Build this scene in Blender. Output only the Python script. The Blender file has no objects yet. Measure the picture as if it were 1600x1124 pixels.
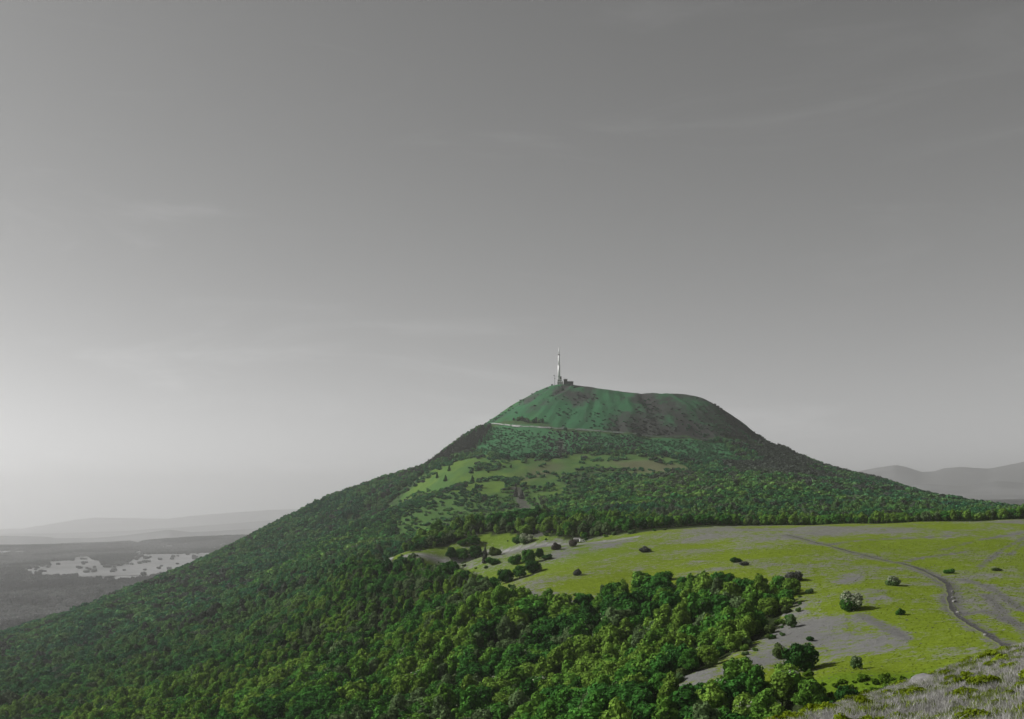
import bpy, math, random
import numpy as np
R = math.radians
random.seed(7)
rng = np.random.default_rng(7)
sc = bpy.context.scene
C = sc.collection

# ------------------------------------------------------------------ camera, sky, sun, exposure
F, HV = 1740.0, 785.0                       # focal length and eye level in pixels of the 1600 px wide photograph
cam = bpy.data.cameras.new('camera'); camo = bpy.data.objects.new('camera', cam); C.objects.link(camo)
cam.sensor_width = 36; cam.lens = F / 1600 * 36; cam.shift_y = (HV - 562) / 1600
cam.clip_start = 0.5; cam.clip_end = 200000
camo.location = (0, 0, 0); camo.rotation_euler = (R(90), 0, 0)
sc.camera = camo

SUN_EL, SUN_AZ = R(34), R(82)              # azimuth measured from the view axis towards the left
sd = (-math.sin(SUN_AZ) * math.cos(SUN_EL), math.cos(SUN_AZ) * math.cos(SUN_EL), math.sin(SUN_EL))
w = bpy.data.worlds.new('World'); sc.world = w; w.use_nodes = True
nt = w.node_tree; bg = nt.nodes['Background']
sky = nt.nodes.new('ShaderNodeTexSky'); sky.sky_type = 'NISHITA'; sky.sun_disc = False
sky.sun_elevation = SUN_EL; sky.sun_rotation = -SUN_AZ
sky.altitude = 1200; sky.air_density = 1.0; sky.dust_density = 1.4; sky.ozone_density = 1.0
bw = nt.nodes.new('ShaderNodeVectorMath'); bw.operation = 'DOT_PRODUCT'; bw.inputs[1].default_value = (1.0, -.05, 0)   # the photograph's sky is grey
nt.links.new(sky.outputs[0], bw.inputs[0]); 
tc = nt.nodes.new('ShaderNodeTexCoord'); mp = nt.nodes.new('ShaderNodeMapping'); mp.inputs['Rotation'].default_value = (0, R(-12), 0); mp.inputs['Scale'].default_value = (2.2, 2.2, 11)
wn = nt.nodes.new('ShaderNodeTexNoise'); wn.inputs['Scale'].default_value = 1.6; wn.inputs['Detail'].default_value = 7; wn.inputs['Roughness'].default_value = .62; wn.inputs['Distortion'].default_value = .8
wr = nt.nodes.new('ShaderNodeMapRange'); wr.interpolation_type = 'SMOOTHSTEP'; wr.inputs[1].default_value = .52; wr.inputs[2].default_value = .80; wr.inputs[3].default_value = .985; wr.inputs[4].default_value = 1.16   # thin wisps of cirrus
wm = nt.nodes.new('ShaderNodeMath'); wm.operation = 'MULTIPLY'
nt.links.new(tc.outputs['Generated'], mp.inputs[0]); nt.links.new(mp.outputs[0], wn.inputs['Vector']); nt.links.new(wn.outputs['Fac'], wr.inputs[0])
nt.links.new(bw.outputs['Value'], wm.inputs[0]); nt.links.new(wr.outputs[0], wm.inputs[1]); nt.links.new(wm.outputs[0], bg.inputs[0])
bg.inputs[1].default_value = 0.14

sun = bpy.data.lights.new('sun', 'SUN'); suno = bpy.data.objects.new('sun', sun); C.objects.link(suno)
sun.energy = 5.0; sun.angle = R(0.6); sun.color = (1.0, 0.985, 0.965)
from mathutils import Vector
suno.rotation_euler = Vector(sd).to_track_quat('Z', 'Y').to_euler()

vs = sc.view_settings
vs.view_transform = 'Standard'; vs.look = 'None'; vs.gamma = 1; vs.exposure = 0.0; vs.use_curve_mapping = False
cy = sc.cycles
cy.max_bounces = 5; cy.diffuse_bounces = 2; cy.glossy_bounces = 1; cy.transmission_bounces = 2
cy.volume_bounces = 1; cy.use_denoising = True; cy.caustics_reflective = False; cy.caustics_refractive = False
HAZE = 7.0e-5

# ------------------------------------------------------------------ noise
def _hash(ix, iy, seed):
    h = (ix.astype(np.int64) * 374761393 + iy.astype(np.int64) * 668265263 + seed * 144665) & 0xFFFFFFFF
    h = ((h ^ (h >> 13)) * 1274126177) & 0xFFFFFFFF
    h = ((h ^ (h >> 16)) * 2246822519) & 0xFFFFFFFF
    return ((h ^ (h >> 15)) & 0xFFFFFF) / float(0xFFFFFF)
def vnoise(x, y, seed=0):
    x = np.asarray(x, float); y = np.asarray(y, float)
    fx, fy = np.floor(x), np.floor(y)
    tx, ty = x - fx, y - fy
    tx = tx * tx * tx * (tx * (tx * 6 - 15) + 10); ty = ty * ty * ty * (ty * (ty * 6 - 15) + 10)
    ix, iy = fx.astype(np.int64), fy.astype(np.int64)
    a = _hash(ix, iy, seed); b = _hash(ix + 1, iy, seed); c = _hash(ix, iy + 1, seed); d = _hash(ix + 1, iy + 1, seed)
    return (a + (b - a) * tx) * (1 - ty) + (c + (d - c) * tx) * ty
def fbm(x, y, seed=0, octv=4, gain=0.5):
    s = 0; amp = 1; tot = 0
    for k in range(octv):
        s = s + amp * vnoise(x, y, seed + k * 17); tot += amp; amp *= gain; x = np.asarray(x) * 2.03 + 5.1; y = np.asarray(y) * 2.03 + 1.7
    return s / tot
def sstep(a, b, x):
    t = np.clip((np.asarray(x, float) - a) / (b - a), 0, 1)
    return t * t * (3 - 2 * t)

# ------------------------------------------------------------------ the lie of the land (metres, eye level z = 0, view along +y)
# surveyed points: direction (u, v), distance y, height of the trees standing there
_P = [ # foreground brow
 (1600,1124,12,0),(1400,1124,17,0),(1270,1124,22,0),(1435,1075,30,0),(1600,1022,40,0),(1600,1070,19,0),(1700,1010,42,0),(1800,1040,24,0),
 # meadow, row by row
 (1250,822,770,0),(1250,850,640,0),(1250,900,500,0),(1250,950,420,0),(1250,1000,360,0),(1250,1040,322,0),(1250,1090,275,0),
 (1420,817,770,0),(1420,850,630,0),(1420,900,490,0),(1420,950,395,0),(1420,1000,330,0),(1420,1050,280,0),
 (1600,813,770,0),(1600,850,620,0),(1600,900,480,0),(1600,950,380,0),(1600,1000,305,0),(1600,1020,275,0),
 (1850,806,770,0),(1850,860,600,0),(1850,950,370,0),(1850,1010,270,0),
 (1100,826,770,0),(1100,850,680,0),(1100,900,540,0),(1000,834,775,0),(1000,850,710,0),(1000,900,580,0),
 (900,848,790,0),(900,880,650,0),(800,925,570,0),(870,920,560,0),(830,845,830,0),(750,870,760,0),(740,838,880,0),(620,868,880,0),
 (1080,1060,330,0),(1040,1072,335,0),(1150,1015,370,0),(1200,970,420,0),
 # wooded slope
 (1050,980,430,9),(1000,1050,370,9),(950,950,500,9),(1130,1100,290,9),(1220,1100,270,9),
 (800,1000,500,9),(800,1100,400,9),(600,1100,450,9),(400,1100,560,9),(200,1100,700,9),(0,1100,850,9),(-250,1100,1000,9),
 (0,1050,1150,9),(0,1000,1450,9),(200,1000,1150,9),(400,1000,850,9),(600,1000,620,9),(400,900,1400,9),(600,900,950,9),
 (230,917,1650,9),(350,862,1850,9),(440,813,2000,9),(560,760,2200,8),(660,736,2250,8),
 (500,850,1500,9),(600,800,1800,9),(700,880,830,9),(750,800,1500,8),(700,850,1000,8),(880,815,1150,8),
 (580,880,920,6),(540,872,1120,8),(660,868,840,0),
 # the cone
 (780,745,1740,0),(740,714,1950,0),(690,745,1820,0),(700,770,1640,0),(860,715,1920,0),(1000,715,1920,0),(1000,735,1800,0),(930,745,1740,4),(1000,800,1150,8),(1000,770,1450,8),
 (1100,810,1000,8),(1200,790,1150,8),(1200,740,1700,7),(1400,795,1150,8),(1400,765,1700,8),(1580,800,1400,8),(1300,812,900,8),(1500,808,930,8),
 (1250,714,2300,7),(1350,742,2200,8),(1450,771,2100,8),(1600,807,2000,8),(1800,835,1900,8),
 (770,662,2270,0),(870,669,2140,0),(1000,680,2100,0),(1100,686,2130,0),(1190,693,2250,0),
 (820,690,2080,2),(950,692,2040,3),(1100,705,2030,4),
 (840,640,2240,0),(950,640,2230,0),(1050,645,2230,0),(1120,655,2270,0),
 (873,600,2400,0),(900,602,2400,0),(960,612,2420,0),(1000,617,2420,0),(1080,620,2420,0),(1105,628,2410,0),(1150,655,2400,0),(1190,685,2350,0),
 (850,606,2390,0),(800,638,2350,0),(720,690,2300,5),
]
PTS = [((u-800)/F*y, y, (HV-v)/F*y - t) for u, v, y, t in _P]
PTS += [(0,0,-1.65),(-10,10,-4.2),(-10,40,-14),(0,40,-11.5),(0,100,-32),(0,200,-59),(0,300,-77),(10,60,-16),(22,60,-15),(45,90,-19),(60,130,-27),(26,150,-43),(17,100,-29),
 (45,45,-4.5),(60,60,-6),(90,150,-26),(110,220,-35),(40,220,-50),(-60,60,-28),(-100,200,-85),(-150,300,-105),(0,-60,-8),(60,-60,6),(-80,-60,-40),(100,0,4),(150,80,0),(200,150,-14),
 (150,2600,205),(300,2600,165),(150,2900,60),(150,3300,-100),(150,3900,-250),(-300,2700,-40),(-600,2700,-150),(-1000,2500,-295),(-900,2000,-272),(-750,2150,-225),(-700,2400,-215),(-1400,2300,-290),(-900,3300,-290),
 (-1500,1700,-290),(-1300,1100,-270),(-1100,700,-240),(-800,300,-210),(-600,0,-200),(800,2600,10),(1200,2700,-110),(1000,3300,-120),(1700,2400,-130),(1600,1500,-40),(1200,900,-25),(1000,300,-10),
 (-2300,2000,-318),(-2300,600,-318),(2300,2000,-150),(1800,300,-80),(-400,3900,-310),(1000,4000,-220),(-500,-500,-220),(600,-500,-60),(0,-800,-200)]
PTS = np.array(PTS)
def _tps(d2): return 0.5 * d2 * np.log(d2 + 1e-9)
_S = 1000.0
_xy = PTS[:, :2] / _S
_n = len(PTS)
_K = _tps(((_xy[:, None] - _xy[None]) ** 2).sum(-1)) + np.eye(_n) * 2e-6
_Q = np.c_[np.ones(_n), _xy]
_A = np.block([[_K, _Q], [_Q.T, np.zeros((3, 3))]])
_W = np.linalg.solve(_A, np.r_[PTS[:, 2], 0, 0, 0])
def rbf(x, y):
    out = np.empty(x.size); X = np.c_[x.ravel(), y.ravel()] / _S
    for i in range(0, len(X), 40000):
        q = X[i:i+40000]
        d2 = ((q[:, None, 0] - _xy[None, :, 0]) ** 2 + (q[:, None, 1] - _xy[None, :, 1]) ** 2)
        out[i:i+40000] = _tps(d2) @ _W[:_n] + _W[_n] + q @ _W[_n+1:]
    return out.reshape(x.shape)
# ridges of the far country: distance, depth of the ridge, skyline as (u, v)
RIDGES = [
 (9300, 900, [(-400,852),(0,857),(60,856),(130,853),(205,849),(215,853),(225,848),(300,842),(390,838),(500,834),(700,828)]),
 (13000, 1500, [(-500,834),(-100,836),(0,838),(40,838),(75,840),(90,843),(140,842),(180,839),(230,833),(265,828),(300,832),(340,830),(400,826),(500,822),(800,815)]),
 (19000, 2500, [(-500,828),(0,836),(100,834),(200,830),(300,823),(400,815),(500,808),(800,800)]),
 (27000, 3000, [(-600,815),(0,829),(40,827),(80,819),(120,812),(150,809),(200,810),(260,811),(300,806),(350,802),(420,797),(500,794),(800,785)]),
 (16500, 2300, [(800,770),(1200,748),(1300,741),(1340,737),(1365,732),(1385,729),(1400,727),(1415,730),(1440,738),(1460,737),(1475,732),(1500,730),(1530,732),(1545,733),(1565,729),(1585,725),(1600,722),(1700,712),(1900,716),(2200,730)]),
 (12500, 1500, [(800,800),(1200,774),(1350,764),(1430,756),(1500,760),(1560,752),(1600,755),(1700,748),(2000,752)]),
]
def far(x, y):
    d = np.hypot(x, y)
    yy = np.maximum(y, 1.0)
    u = np.where(y > 200, x / yy * F + 800, np.where(x > 0, 3000, -2000))
    u = np.clip(u, -2000, 3000)
    left = np.interp(d, [0, 2500, 6000, 9000, 12000, 20000, 34000], [-320, -320, -322, -325, -460, -640, -700])
    right = np.interp(d, [0, 2500, 4000, 7000, 10000, 14000, 34000], [-200, -170, -120, -40, 10, 120, 100])
    t = sstep(700, 1150, u)
    z = left * (1 - t) + right * t
    z = z + (fbm(x / 900, y / 900, 3, 4) - .5) * (16 + 30 * t) * sstep(2500, 4500, d) + (fbm(x / 260, y / 260, 9, 3) - .5) * 6
    for y0, s, prof in RIDGES:
        pu, pv = np.array(prof).T
        zr = (HV - np.interp(u, pu, pv)) / F * y0
        k = np.exp(-((y - y0) / s) ** 2)
        edge = sstep(pu[0], pu[0] + 200, u) * (1 - sstep(pu[-1] - 250, pu[-1], u))
        rough = (fbm(x / 420, y / 420, 21, 4) - .5) * 0.0028 * y0 * (1 - np.exp(-((y - y0) / (0.3 * s)) ** 2))
        z = np.maximum(z, (zr - z) * k * edge + z + rough * k * edge)
    return z
def dome_w(x, y):
    return np.exp(-(((x - 235) / 330) ** 2 + ((y - 2400) / 260) ** 2) ** 1.5)
def height(x, y):
    x = np.asarray(x, float); y = np.asarray(y, float)
    d = np.hypot(x - 100, y - 1600)
    wgt = 1 - sstep(2000, 2900, d)
    z = far(x, y)
    m = wgt > 0
    zz = np.array(z)
    if m.any():
        xm, ym = x[m], y[m]
        r = rbf(xm, ym)
        dist = np.hypot(xm, ym)
        # lumps, then gullies running down from the summit
        r = r + (fbm(xm / 60, ym / 60, 31, 4) - .5) * np.interp(dist, [0, 40, 200, 700, 1500], [0, .1, 1.5, 3.0, 8])
        r = r + (fbm(xm / 9, ym / 9, 41, 3) - .5) * np.interp(dist, [0, 10, 60, 400, 800], [0.25, .55, .7, .5, 0])
        a = np.arctan2(xm - 235, 2620 - ym)
        rr = np.hypot(xm - 235, ym - 2420)
        g = fbm(a * 11 + fbm(xm / 90, ym / 90, 5, 2) * .9, rr / 400, 51, 4, .6) - .5
        r = r + g * 17 * (.35 + .65 * sstep(-20, 160, xm)) * sstep(2408, 2320, ym) * (1 - sstep(330, 620, rr))
        zz[m] = r * wgt[m] + z[m] * (1 - wgt[m])
    return zz
_YS = np.geomspace(8, 34000, 2600)
def unproject(u, v, ymin=8):
    """first point of the land met in direction (u, v)"""
    ys = _YS[_YS >= ymin]
    xs = (u - 800) / F * ys; zr = (HV - v) / F * ys
    h = height(xs, ys)
    hit = np.nonzero(h >= zr)[0]
    if len(hit) == 0: return None
    i = hit[0]
    if i == 0: yv = ys[0]
    else:
        a, b = h[i-1] - zr[i-1], h[i] - zr[i]
        yv = ys[i-1] + (ys[i] - ys[i-1]) * (-a) / (b - a + 1e-12)
    return ((u - 800) / F * yv, yv)
def to_land(poly, ymin=150, push=0):
    out = []
    for p in poly:
        q = unproject(p[0], p[1], ymin)
        if q is None: continue
        if len(p) > 2: q = (q[0] * (1 + p[2] / q[1]), q[1] + p[2])
        out.append(q)
    return np.array(out)
def inside(poly, x, y, jit=0, scale=10, seed=70):
    if jit:
        x = x + (fbm(x / scale, y / scale, seed, 3) - .5) * jit * 2; y = y + (fbm(x / scale + 9, y / scale, seed + 5, 3) - .5) * jit * 2
    res = np.zeros(x.shape, bool)
    px, py = poly[:, 0], poly[:, 1]; j = len(poly) - 1
    for i in range(len(poly)):
        c = ((py[i] > y) != (py[j] > y)) & (x < (px[j] - px[i]) * (y - py[i]) / (py[j] - py[i] + 1e-12) + px[i])
        res ^= c; j = i
    return res
def soft(poly, x, y, jit, scale=10, seed=70):
    """share of jittered copies of an outline that hold a point: its edge fades over about jit metres"""
    s = 0
    for k in range(7): s = s + inside(poly, x + jit * .7 * math.cos(k * 2.4) * (k / 7), y + jit * 1.6 * math.sin(k * 2.4) * (k / 7), jit, scale, seed + 3 * k)
    return s / 7.
def seg_dist(line, x, y):
    d = np.full(x.shape, 1e9)
    for a, b in zip(line[:-1], line[1:]):
        ab = b - a; t = np.clip(((x - a[0]) * ab[0] + (y - a[1]) * ab[1]) / (ab @ ab + 1e-9), 0, 1)
        d = np.minimum(d, np.hypot(x - a[0] - t * ab[0], y - a[1] - t * ab[1]))
    return d

# ------------------------------------------------------------------ outlines of what grows where, laid out on the land
MEADOW = np.r_[to_land([(775,940),(830,950),(900,945),(960,935),(1040,928),(1120,930),(1190,925),(1225,925),(1230,952),(1204,985),(1152,1018),(1100,1046),(1032,1072),
    (1062,1094),(1100,1088),(1160,1076),(1210,1066),(1250,1076),(1275,1082)]),
    [(70,240),(40,150),(4,30),(0,4),(0,-200),(500,-200),(900,400),(700,800),(560,790)],
    to_land([(1600,815,22),(1400,819,22),(1200,823,22),(1100,828,22),(1000,836,20),(950,842,18),(905,848,10),(860,842,6),(838,834),(846,826),(836,826),(826,838),(790,834),(748,836),(700,852),(640,863),(596,874),
    (612,884),(680,886),(730,890),(752,905),(760,925)])]
SHOULDER = to_land([(634,778),(655,748),(690,728),(722,716),(765,714),(800,720),(835,716),(870,717),(900,708),(940,704),(1000,708),(1060,718),(1088,731),(1080,737),(1000,741),(960,738),(905,737),(884,748),(876,772),(850,780),(815,768),(775,779),(735,776),(700,768),(662,778)])
DOME = np.r_[to_land([(768,664),(870,669),(1000,680),(1100,686),(1190,694)]), [(620,2450),(400,2700),(0,2700),(-150,2450)]]
CONIFERS = np.r_[to_land([(676,726),(700,722),(735,707),(765,690),(770,668)]), [(-110,2330),(-200,2420),(-260,2400)]]
BELT = to_land([(770,668),(870,674),(1000,684),(1130,691),(1150,715),(1088,728),(1060,716),(1000,706),(940,702),(900,706),(870,715),(835,714),(800,718),(765,712),(722,715),(745,700)])
DRY = [to_land(p) for p in (
    [(1120,1046),(1180,1012),(1190,996),(1262,968),(1330,956),(1372,972),(1440,986),(1400,1000),(1420,1010),(1372,1024),(1320,1024),(1290,1034),(1268,1030),(1225,1036),(1195,1042),(1150,1052),(1080,1072),(1040,1084),(1030,1070)],
    [(1332,924),(1372,919),(1388,932),(1376,946),(1340,946)], [(1225,958),(1240,935),(1268,930),(1282,944),(1262,958),(1235,966)],
    [(1300,902),(1320,896),(1345,902),(1330,912),(1300,912)],
    [(800,934),(850,928),(900,920),(905,932),(880,950),(815,952)], [(1095,925),(1130,912),(1165,908),(1190,915),(1160,928),(1120,932)],
    [(860,842),(905,846),(960,842),(1000,838),(960,856),(905,866),(865,874),(846,878),(870,860),(830,858),(760,868),(690,878),(685,872),(760,862),(815,852)])]
CREST = to_land([(905,850),(1000,838),(1200,825),(1400,821),(1480,820),(1440,830),(1330,836),(1240,846),(1120,842),(1000,858)])
WORN = to_land([(1490,905),(1540,900),(1570,930),(1640,970),(1640,1010),(1600,1008),(1550,985),(1505,955)])
BOWL = to_land([(950,722),(1000,719),(1060,726),(1082,733),(1040,738),(980,737)])
SCAR = to_land([(868,718),(880,730),(860,742),(812,752),(816,742),(850,728)])
FIELDS = [to_land(p, 3000) for p in (
    [(22,891),(57,887),(60,880),(107,876),(125,867),(140,871),(160,880),(185,886),(207,872),(217,866),(275,866),(327,864),(350,862),(330,884),(285,893),(250,900),(180,910),(140,907),(110,903),(50,899)],
    [(-40,862),(0,861),(48,861),(50,864),(10,866),(-40,868)], [(100,866),(116,865),(117,868),(103,868)], [(180,858),(200,857),(206,860),(184,861)], [(205,864),(222,860),(228,865),(212,867)],
    [(235,854),(272,852),(276,856),(240,858)], [(320,858),(350,848),(358,850),(330,862)])]
TRAIL = to_land([(1228,836),(1262,845),(1290,852),(1318,860),(1340,866),(1375,875),(1410,881),(1440,891),(1468,904),(1482,914),(1485,926),(1484,940),(1491,956),(1504,968),(1520,978),(1555,1000),(1600,1020),(1650,1040)])
SIDE = [to_land(p) for p in ([(1540,930),(1556,945),(1570,960),(1600,990),(1640,1015)], [(1640,828),(1600,840),(1568,858),(1545,875),(1530,888)], [(1640,836),(1600,848),(1575,868)],
    [(1405,880),(1430,874),(1470,868),(1510,862)], [(1500,905),(1540,915),(1575,938),(1620,962)], [(1470,860),(1520,846),(1580,836),(1640,826)], [(1500,960),(1540,955),(1590,975),(1640,985)], [(1290,852),(1330,846),(1400,842),(1480,838)], [(1345,960),(1375,975),(1400,988),(1420,1000)])]
GULLY = [to_land(p) for p in ([(806,762),(812,775),(818,790),(830,810),(838,824),(842,836)], [(875,690),(878,705),(872,716)])]
TRACK = to_land([(560,884),(610,876),(690,874),(760,864),(815,855),(860,850),(905,850),(950,846),(990,840)])
RAIL = to_land([(764,663),(790,664),(820,666),(850,668),(880,670.5),(920,673),(960,676),(1000,680),(1050,683),(1100,687),(1150,690),(1185,694)])

# ------------------------------------------------------------------ the ground, one sheet to the horizon
th = np.radians(np.r_[np.linspace(-180, -62, 24, endpoint=False), np.linspace(-62, -33, 36, endpoint=False), np.linspace(-33, 33, 460, endpoint=False), np.linspace(33, 62, 36, endpoint=False), np.linspace(62, 180, 25)])
rad = np.r_[np.geomspace(1.5, 60, 110, endpoint=False), np.geomspace(60, 800, 260, endpoint=False), np.linspace(800, 2700, 250, endpoint=False), np.geomspace(2700, 9500, 220, endpoint=False), np.geomspace(9500, 31000, 60)]
GX = rad[:, None] * np.sin(th)[None]; GY = rad[:, None] * np.cos(th)[None]
GZ = height(GX, GY)
GZ[:, -1] = GZ[:, 0]
def gh(x, y):
    """height of the ground sheet"""
    x = np.asarray(x, float); y = np.asarray(y, float)
    r = np.clip(np.hypot(x, y), rad[0], rad[-1] * .9999); t = np.arctan2(x, y)
    fi = np.interp(r, rad, np.arange(len(rad))); fj = np.interp(t, th, np.arange(len(th)))
    i = np.minimum(fi.astype(int), len(rad) - 2); j = np.minimum(fj.astype(int), len(th) - 2)
    a = fi - i; b = fj - j
    return (GZ[i, j] * (1-a) + GZ[i+1, j] * a) * (1-b) + (GZ[i, j+1] * (1-a) + GZ[i+1, j+1] * a) * b

# ------------------------------------------------------------------ materials
def newmat(name):
    m = bpy.data.materials.new(name); m.use_nodes = True
    return m, m.node_tree, m.node_tree.nodes['Principled BSDF']
def node(t, kind, **kw):
    n = t.nodes.new(kind)
    for k, v in kw.items(): setattr(n, k, v)
    return n
def mixrgb(t, fac, a, b, mode='MIX'):
    n = node(t, 'ShaderNodeMix', data_type='RGBA', blend_type=mode)
    for i, v in ((0, fac), (6, a), (7, b)):
        if hasattr(v, 'is_linked') or hasattr(v, 'links'): t.links.new(v, n.inputs[i])
        else: n.inputs[i].default_value = v
    return n.outputs[2]
def ramp(t, fac, a, b, smooth=True):
    n = node(t, 'ShaderNodeMapRange', interpolation_type='SMOOTHSTEP' if smooth else 'LINEAR')
    t.links.new(fac, n.inputs[0]); n.inputs[1].default_value = a; n.inputs[2].default_value = b
    return n.outputs[0]
def noise(t, scale, detail=4, rough=.55, vec=None, dist=0):
    n = node(t, 'ShaderNodeTexNoise'); n.inputs['Scale'].default_value = scale; n.inputs['Detail'].default_value = detail; n.inputs['Roughness'].default_value = rough; n.inputs['Distortion'].default_value = dist
    if vec is not None: t.links.new(vec, n.inputs['Vector'])
    return n.outputs['Fac']
def math2(t, op, a, b):
    n = node(t, 'ShaderNodeMath', operation=op)
    for i, v in ((0, a), (1, b)):
        if hasattr(v, 'links'): t.links.new(v, n.inputs[i])
        else: n.inputs[i].default_value = v
    return n.outputs[0]

def ground_material():
    m, t, p = newmat('ground')
    geo = node(t, 'ShaderNodeNewGeometry').outputs['Position']
    col = node(t, 'ShaderNodeAttribute', attribute_name='col').outputs['Color']
    alt = node(t, 'ShaderNodeAttribute', attribute_name='alt').outputs['Color']
    mot = node(t, 'ShaderNodeAttribute', attribute_name='mottle').outputs['Fac']
    fine = node(t, 'ShaderNodeAttribute', attribute_name='fine').outputs['Fac']
    n1 = noise(t, .045, 6, .62, geo, .6); n2 = noise(t, .32, 5, .65, geo); n3 = noise(t, 1.3, 4, .65, geo)
    s = math2(t, 'ADD', math2(t, 'MULTIPLY', n1, .45), math2(t, 'ADD', math2(t, 'MULTIPLY', n2, .65), math2(t, 'MULTIPLY', n3, .45)))
    s = math2(t, 'SUBTRACT', s, .275)
    s = math2(t, 'ADD', s, math2(t, 'SUBTRACT', mot, .5))          # mottle 0.5 = even mix
    c = mixrgb(t, ramp(t, s, .45, .58), col, alt)
    v = math2(t, 'ADD', math2(t, 'MULTIPLY', n2, .8), math2(t, 'MULTIPLY', n3, .9))
    vv = node(t, 'ShaderNodeMapRange'); t.links.new(v, vv.inputs[0]); vv.inputs[1].default_value = .45; vv.inputs[2].default_value = 1.25; vv.inputs[3].default_value = .55; vv.inputs[4].default_value = 1.4
    vf = mixrgb(t, fine, (1, 1, 1, 1), vv.outputs[0])
    c = mixrgb(t, 1.0, c, vf, 'MULTIPLY')
    t.links.new(c, p.inputs['Base Color']); p.inputs['Roughness'].default_value = 1; p.inputs['Specular IOR Level'].default_value = 0.0
    b = node(t, 'ShaderNodeBump'); b.inputs['Strength'].default_value = .8; b.inputs['Distance'].default_value = .5
    t.links.new(v, b.inputs['Height']); t.links.new(b.outputs[0], p.inputs['Normal'])
    return m
def foliage_material(name, lo=.62, hi=1.35, trans=.22):
    m, t, p = newmat(name)
    t.nodes.remove(p)
    tint = node(t, 'ShaderNodeAttribute', attribute_name='tint', attribute_type='INSTANCER').outputs['Color']
    leaf = node(t, 'ShaderNodeAttribute', attribute_name='leaf').outputs['Fac']
    bloom = node(t, 'ShaderNodeAttribute', attribute_name='bloom').outputs['Fac']
    mr = node(t, 'ShaderNodeMapRange'); t.links.new(leaf, mr.inputs[0]); mr.inputs[3].default_value = lo; mr.inputs[4].default_value = hi
    c = mixrgb(t, 1.0, tint, mr.outputs[0], 'MULTIPLY')
    c = mixrgb(t, bloom, c, (.27, .30, .20, 1))
    d = node(t, 'ShaderNodeBsdfDiffuse'); tr = node(t, 'ShaderNodeBsdfTranslucent'); mx = node(t, 'ShaderNodeMixShader')
    t.links.new(c, d.inputs[0]); t.links.new(c, tr.inputs[0]); mx.inputs[0].default_value = trans
    t.links.new(d.outputs[0], mx.inputs[1]); t.links.new(tr.outputs[0], mx.inputs[2])
    t.links.new(mx.outputs[0], t.nodes['Material Output'].inputs[0])
    return m
def plain_material(name, col, rough=.9, var=.25, scale=3, bump=0.0):
    m, t, p = newmat(name)
    geo = node(t, 'ShaderNodeTexCoord').outputs['Object']
    n = noise(t, scale, 5, .6, geo)
    a = tuple(c * (1 - var) for c in col) + (1,); b = tuple(min(1, c * (1 + var)) for c in col) + (1,)
    t.links.new(mixrgb(t, ramp(t, n, .3, .7), a, b), p.inputs['Base Color'])
    p.inputs['Roughness'].default_value = rough; p.inputs['Specular IOR Level'].default_value = .2
    if bump:
        bp = node(t, 'ShaderNodeBump'); bp.inputs['Strength'].default_value = .7; bp.inputs['Distance'].default_value = bump
        t.links.new(n, bp.inputs['Height']); t.links.new(bp.outputs[0], p.inputs['Normal'])
    return m
M = dict(ground=ground_material(), leaf=foliage_material('foliage'), grass=foliage_material('grass_blades', .6, 1.5, .3),
    bark=plain_material('bark', (.07, .06, .05), .95, .4, 4, .03), white=plain_material('white_paint', (.8, .8, .79), .5, .04, .3), pale=plain_material('pale_concrete', (.5, .5, .49), .85, .15, .4),
    dark=plain_material('dark_stone', (.07, .07, .07), .9, .3, .4), grey=plain_material('grey_metal', (.16, .16, .16), .6, .15, .5), stone=plain_material('pale_stone', (.34, .335, .33), .95, .3, .35, .2),
    rock=plain_material('rock', (.20, .195, .19), .95, .35, 1.5, .12), glass=plain_material('dark_glass', (.03, .035, .04), .15, .1, 1), timber=plain_material('weathered_timber', (.24, .235, .225), .9, .3, 2, .02),
    rubber=plain_material('rubber', (.02, .02, .02), .8, .2, 3), roof=plain_material('slate_roof', (.11, .11, .115), .8, .25, 1.2, .03))

# ------------------------------------------------------------------ mesh helpers
def nmesh(name, V, Fc, mat=None, smooth=False, attrs=None, face_attrs=None, mats=None, midx=None):
    """mesh from arrays; Fc is an (n, k) array or a list of such arrays"""
    me = bpy.data.meshes.new(name)
    V = np.asarray(V, np.float32); Fs = Fc if isinstance(Fc, list) else [Fc]
    Fs = [np.asarray(f, np.int32) for f in Fs if len(f)]
    nl = sum(f.size for f in Fs); nf = sum(len(f) for f in Fs)
    me.vertices.add(len(V)); me.vertices.foreach_set('co', V.ravel())
    me.loops.add(nl); me.loops.foreach_set('vertex_index', np.concatenate([f.ravel() for f in Fs]))
    me.polygons.add(nf)
    tot = np.concatenate([np.full(len(f), f.shape[1]) for f in Fs]).astype(np.int32)
    me.polygons.foreach_set('loop_start', np.r_[0, np.cumsum(tot)[:-1]].astype(np.int32))
    if midx is not None: me.polygons.foreach_set('material_index', np.asarray(midx, np.int32))
    me.polygons.foreach_set('use_smooth', np.full(nf, smooth))
    for dom, src in (('POINT', attrs or {}), ('FACE', face_attrs or {})):
        for k, a in src.items():
            a = np.asarray(a, np.float32)
            if a.ndim == 2:
                at = me.attributes.new(k, 'FLOAT_COLOR', dom); at.data.foreach_set('color', np.c_[a, np.ones(len(a), np.float32)].astype(np.float32).ravel())
            else:
                at = me.attributes.new(k, 'FLOAT', dom); at.data.foreach_set('value', a)
    for mm in (mats or ([mat] if mat else [])): me.materials.append(mm)
    me.update(); me.validate()
    return me
def link(name, me, parent=None, loc=(0, 0, 0), rot=0, scale=None):
    o = bpy.data.objects.new(name, me); C.objects.link(o); o.location = loc; o.rotation_euler = (0, 0, rot)
    if scale is not None: o.scale = scale
    if parent: o.parent = parent
    return o
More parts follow.
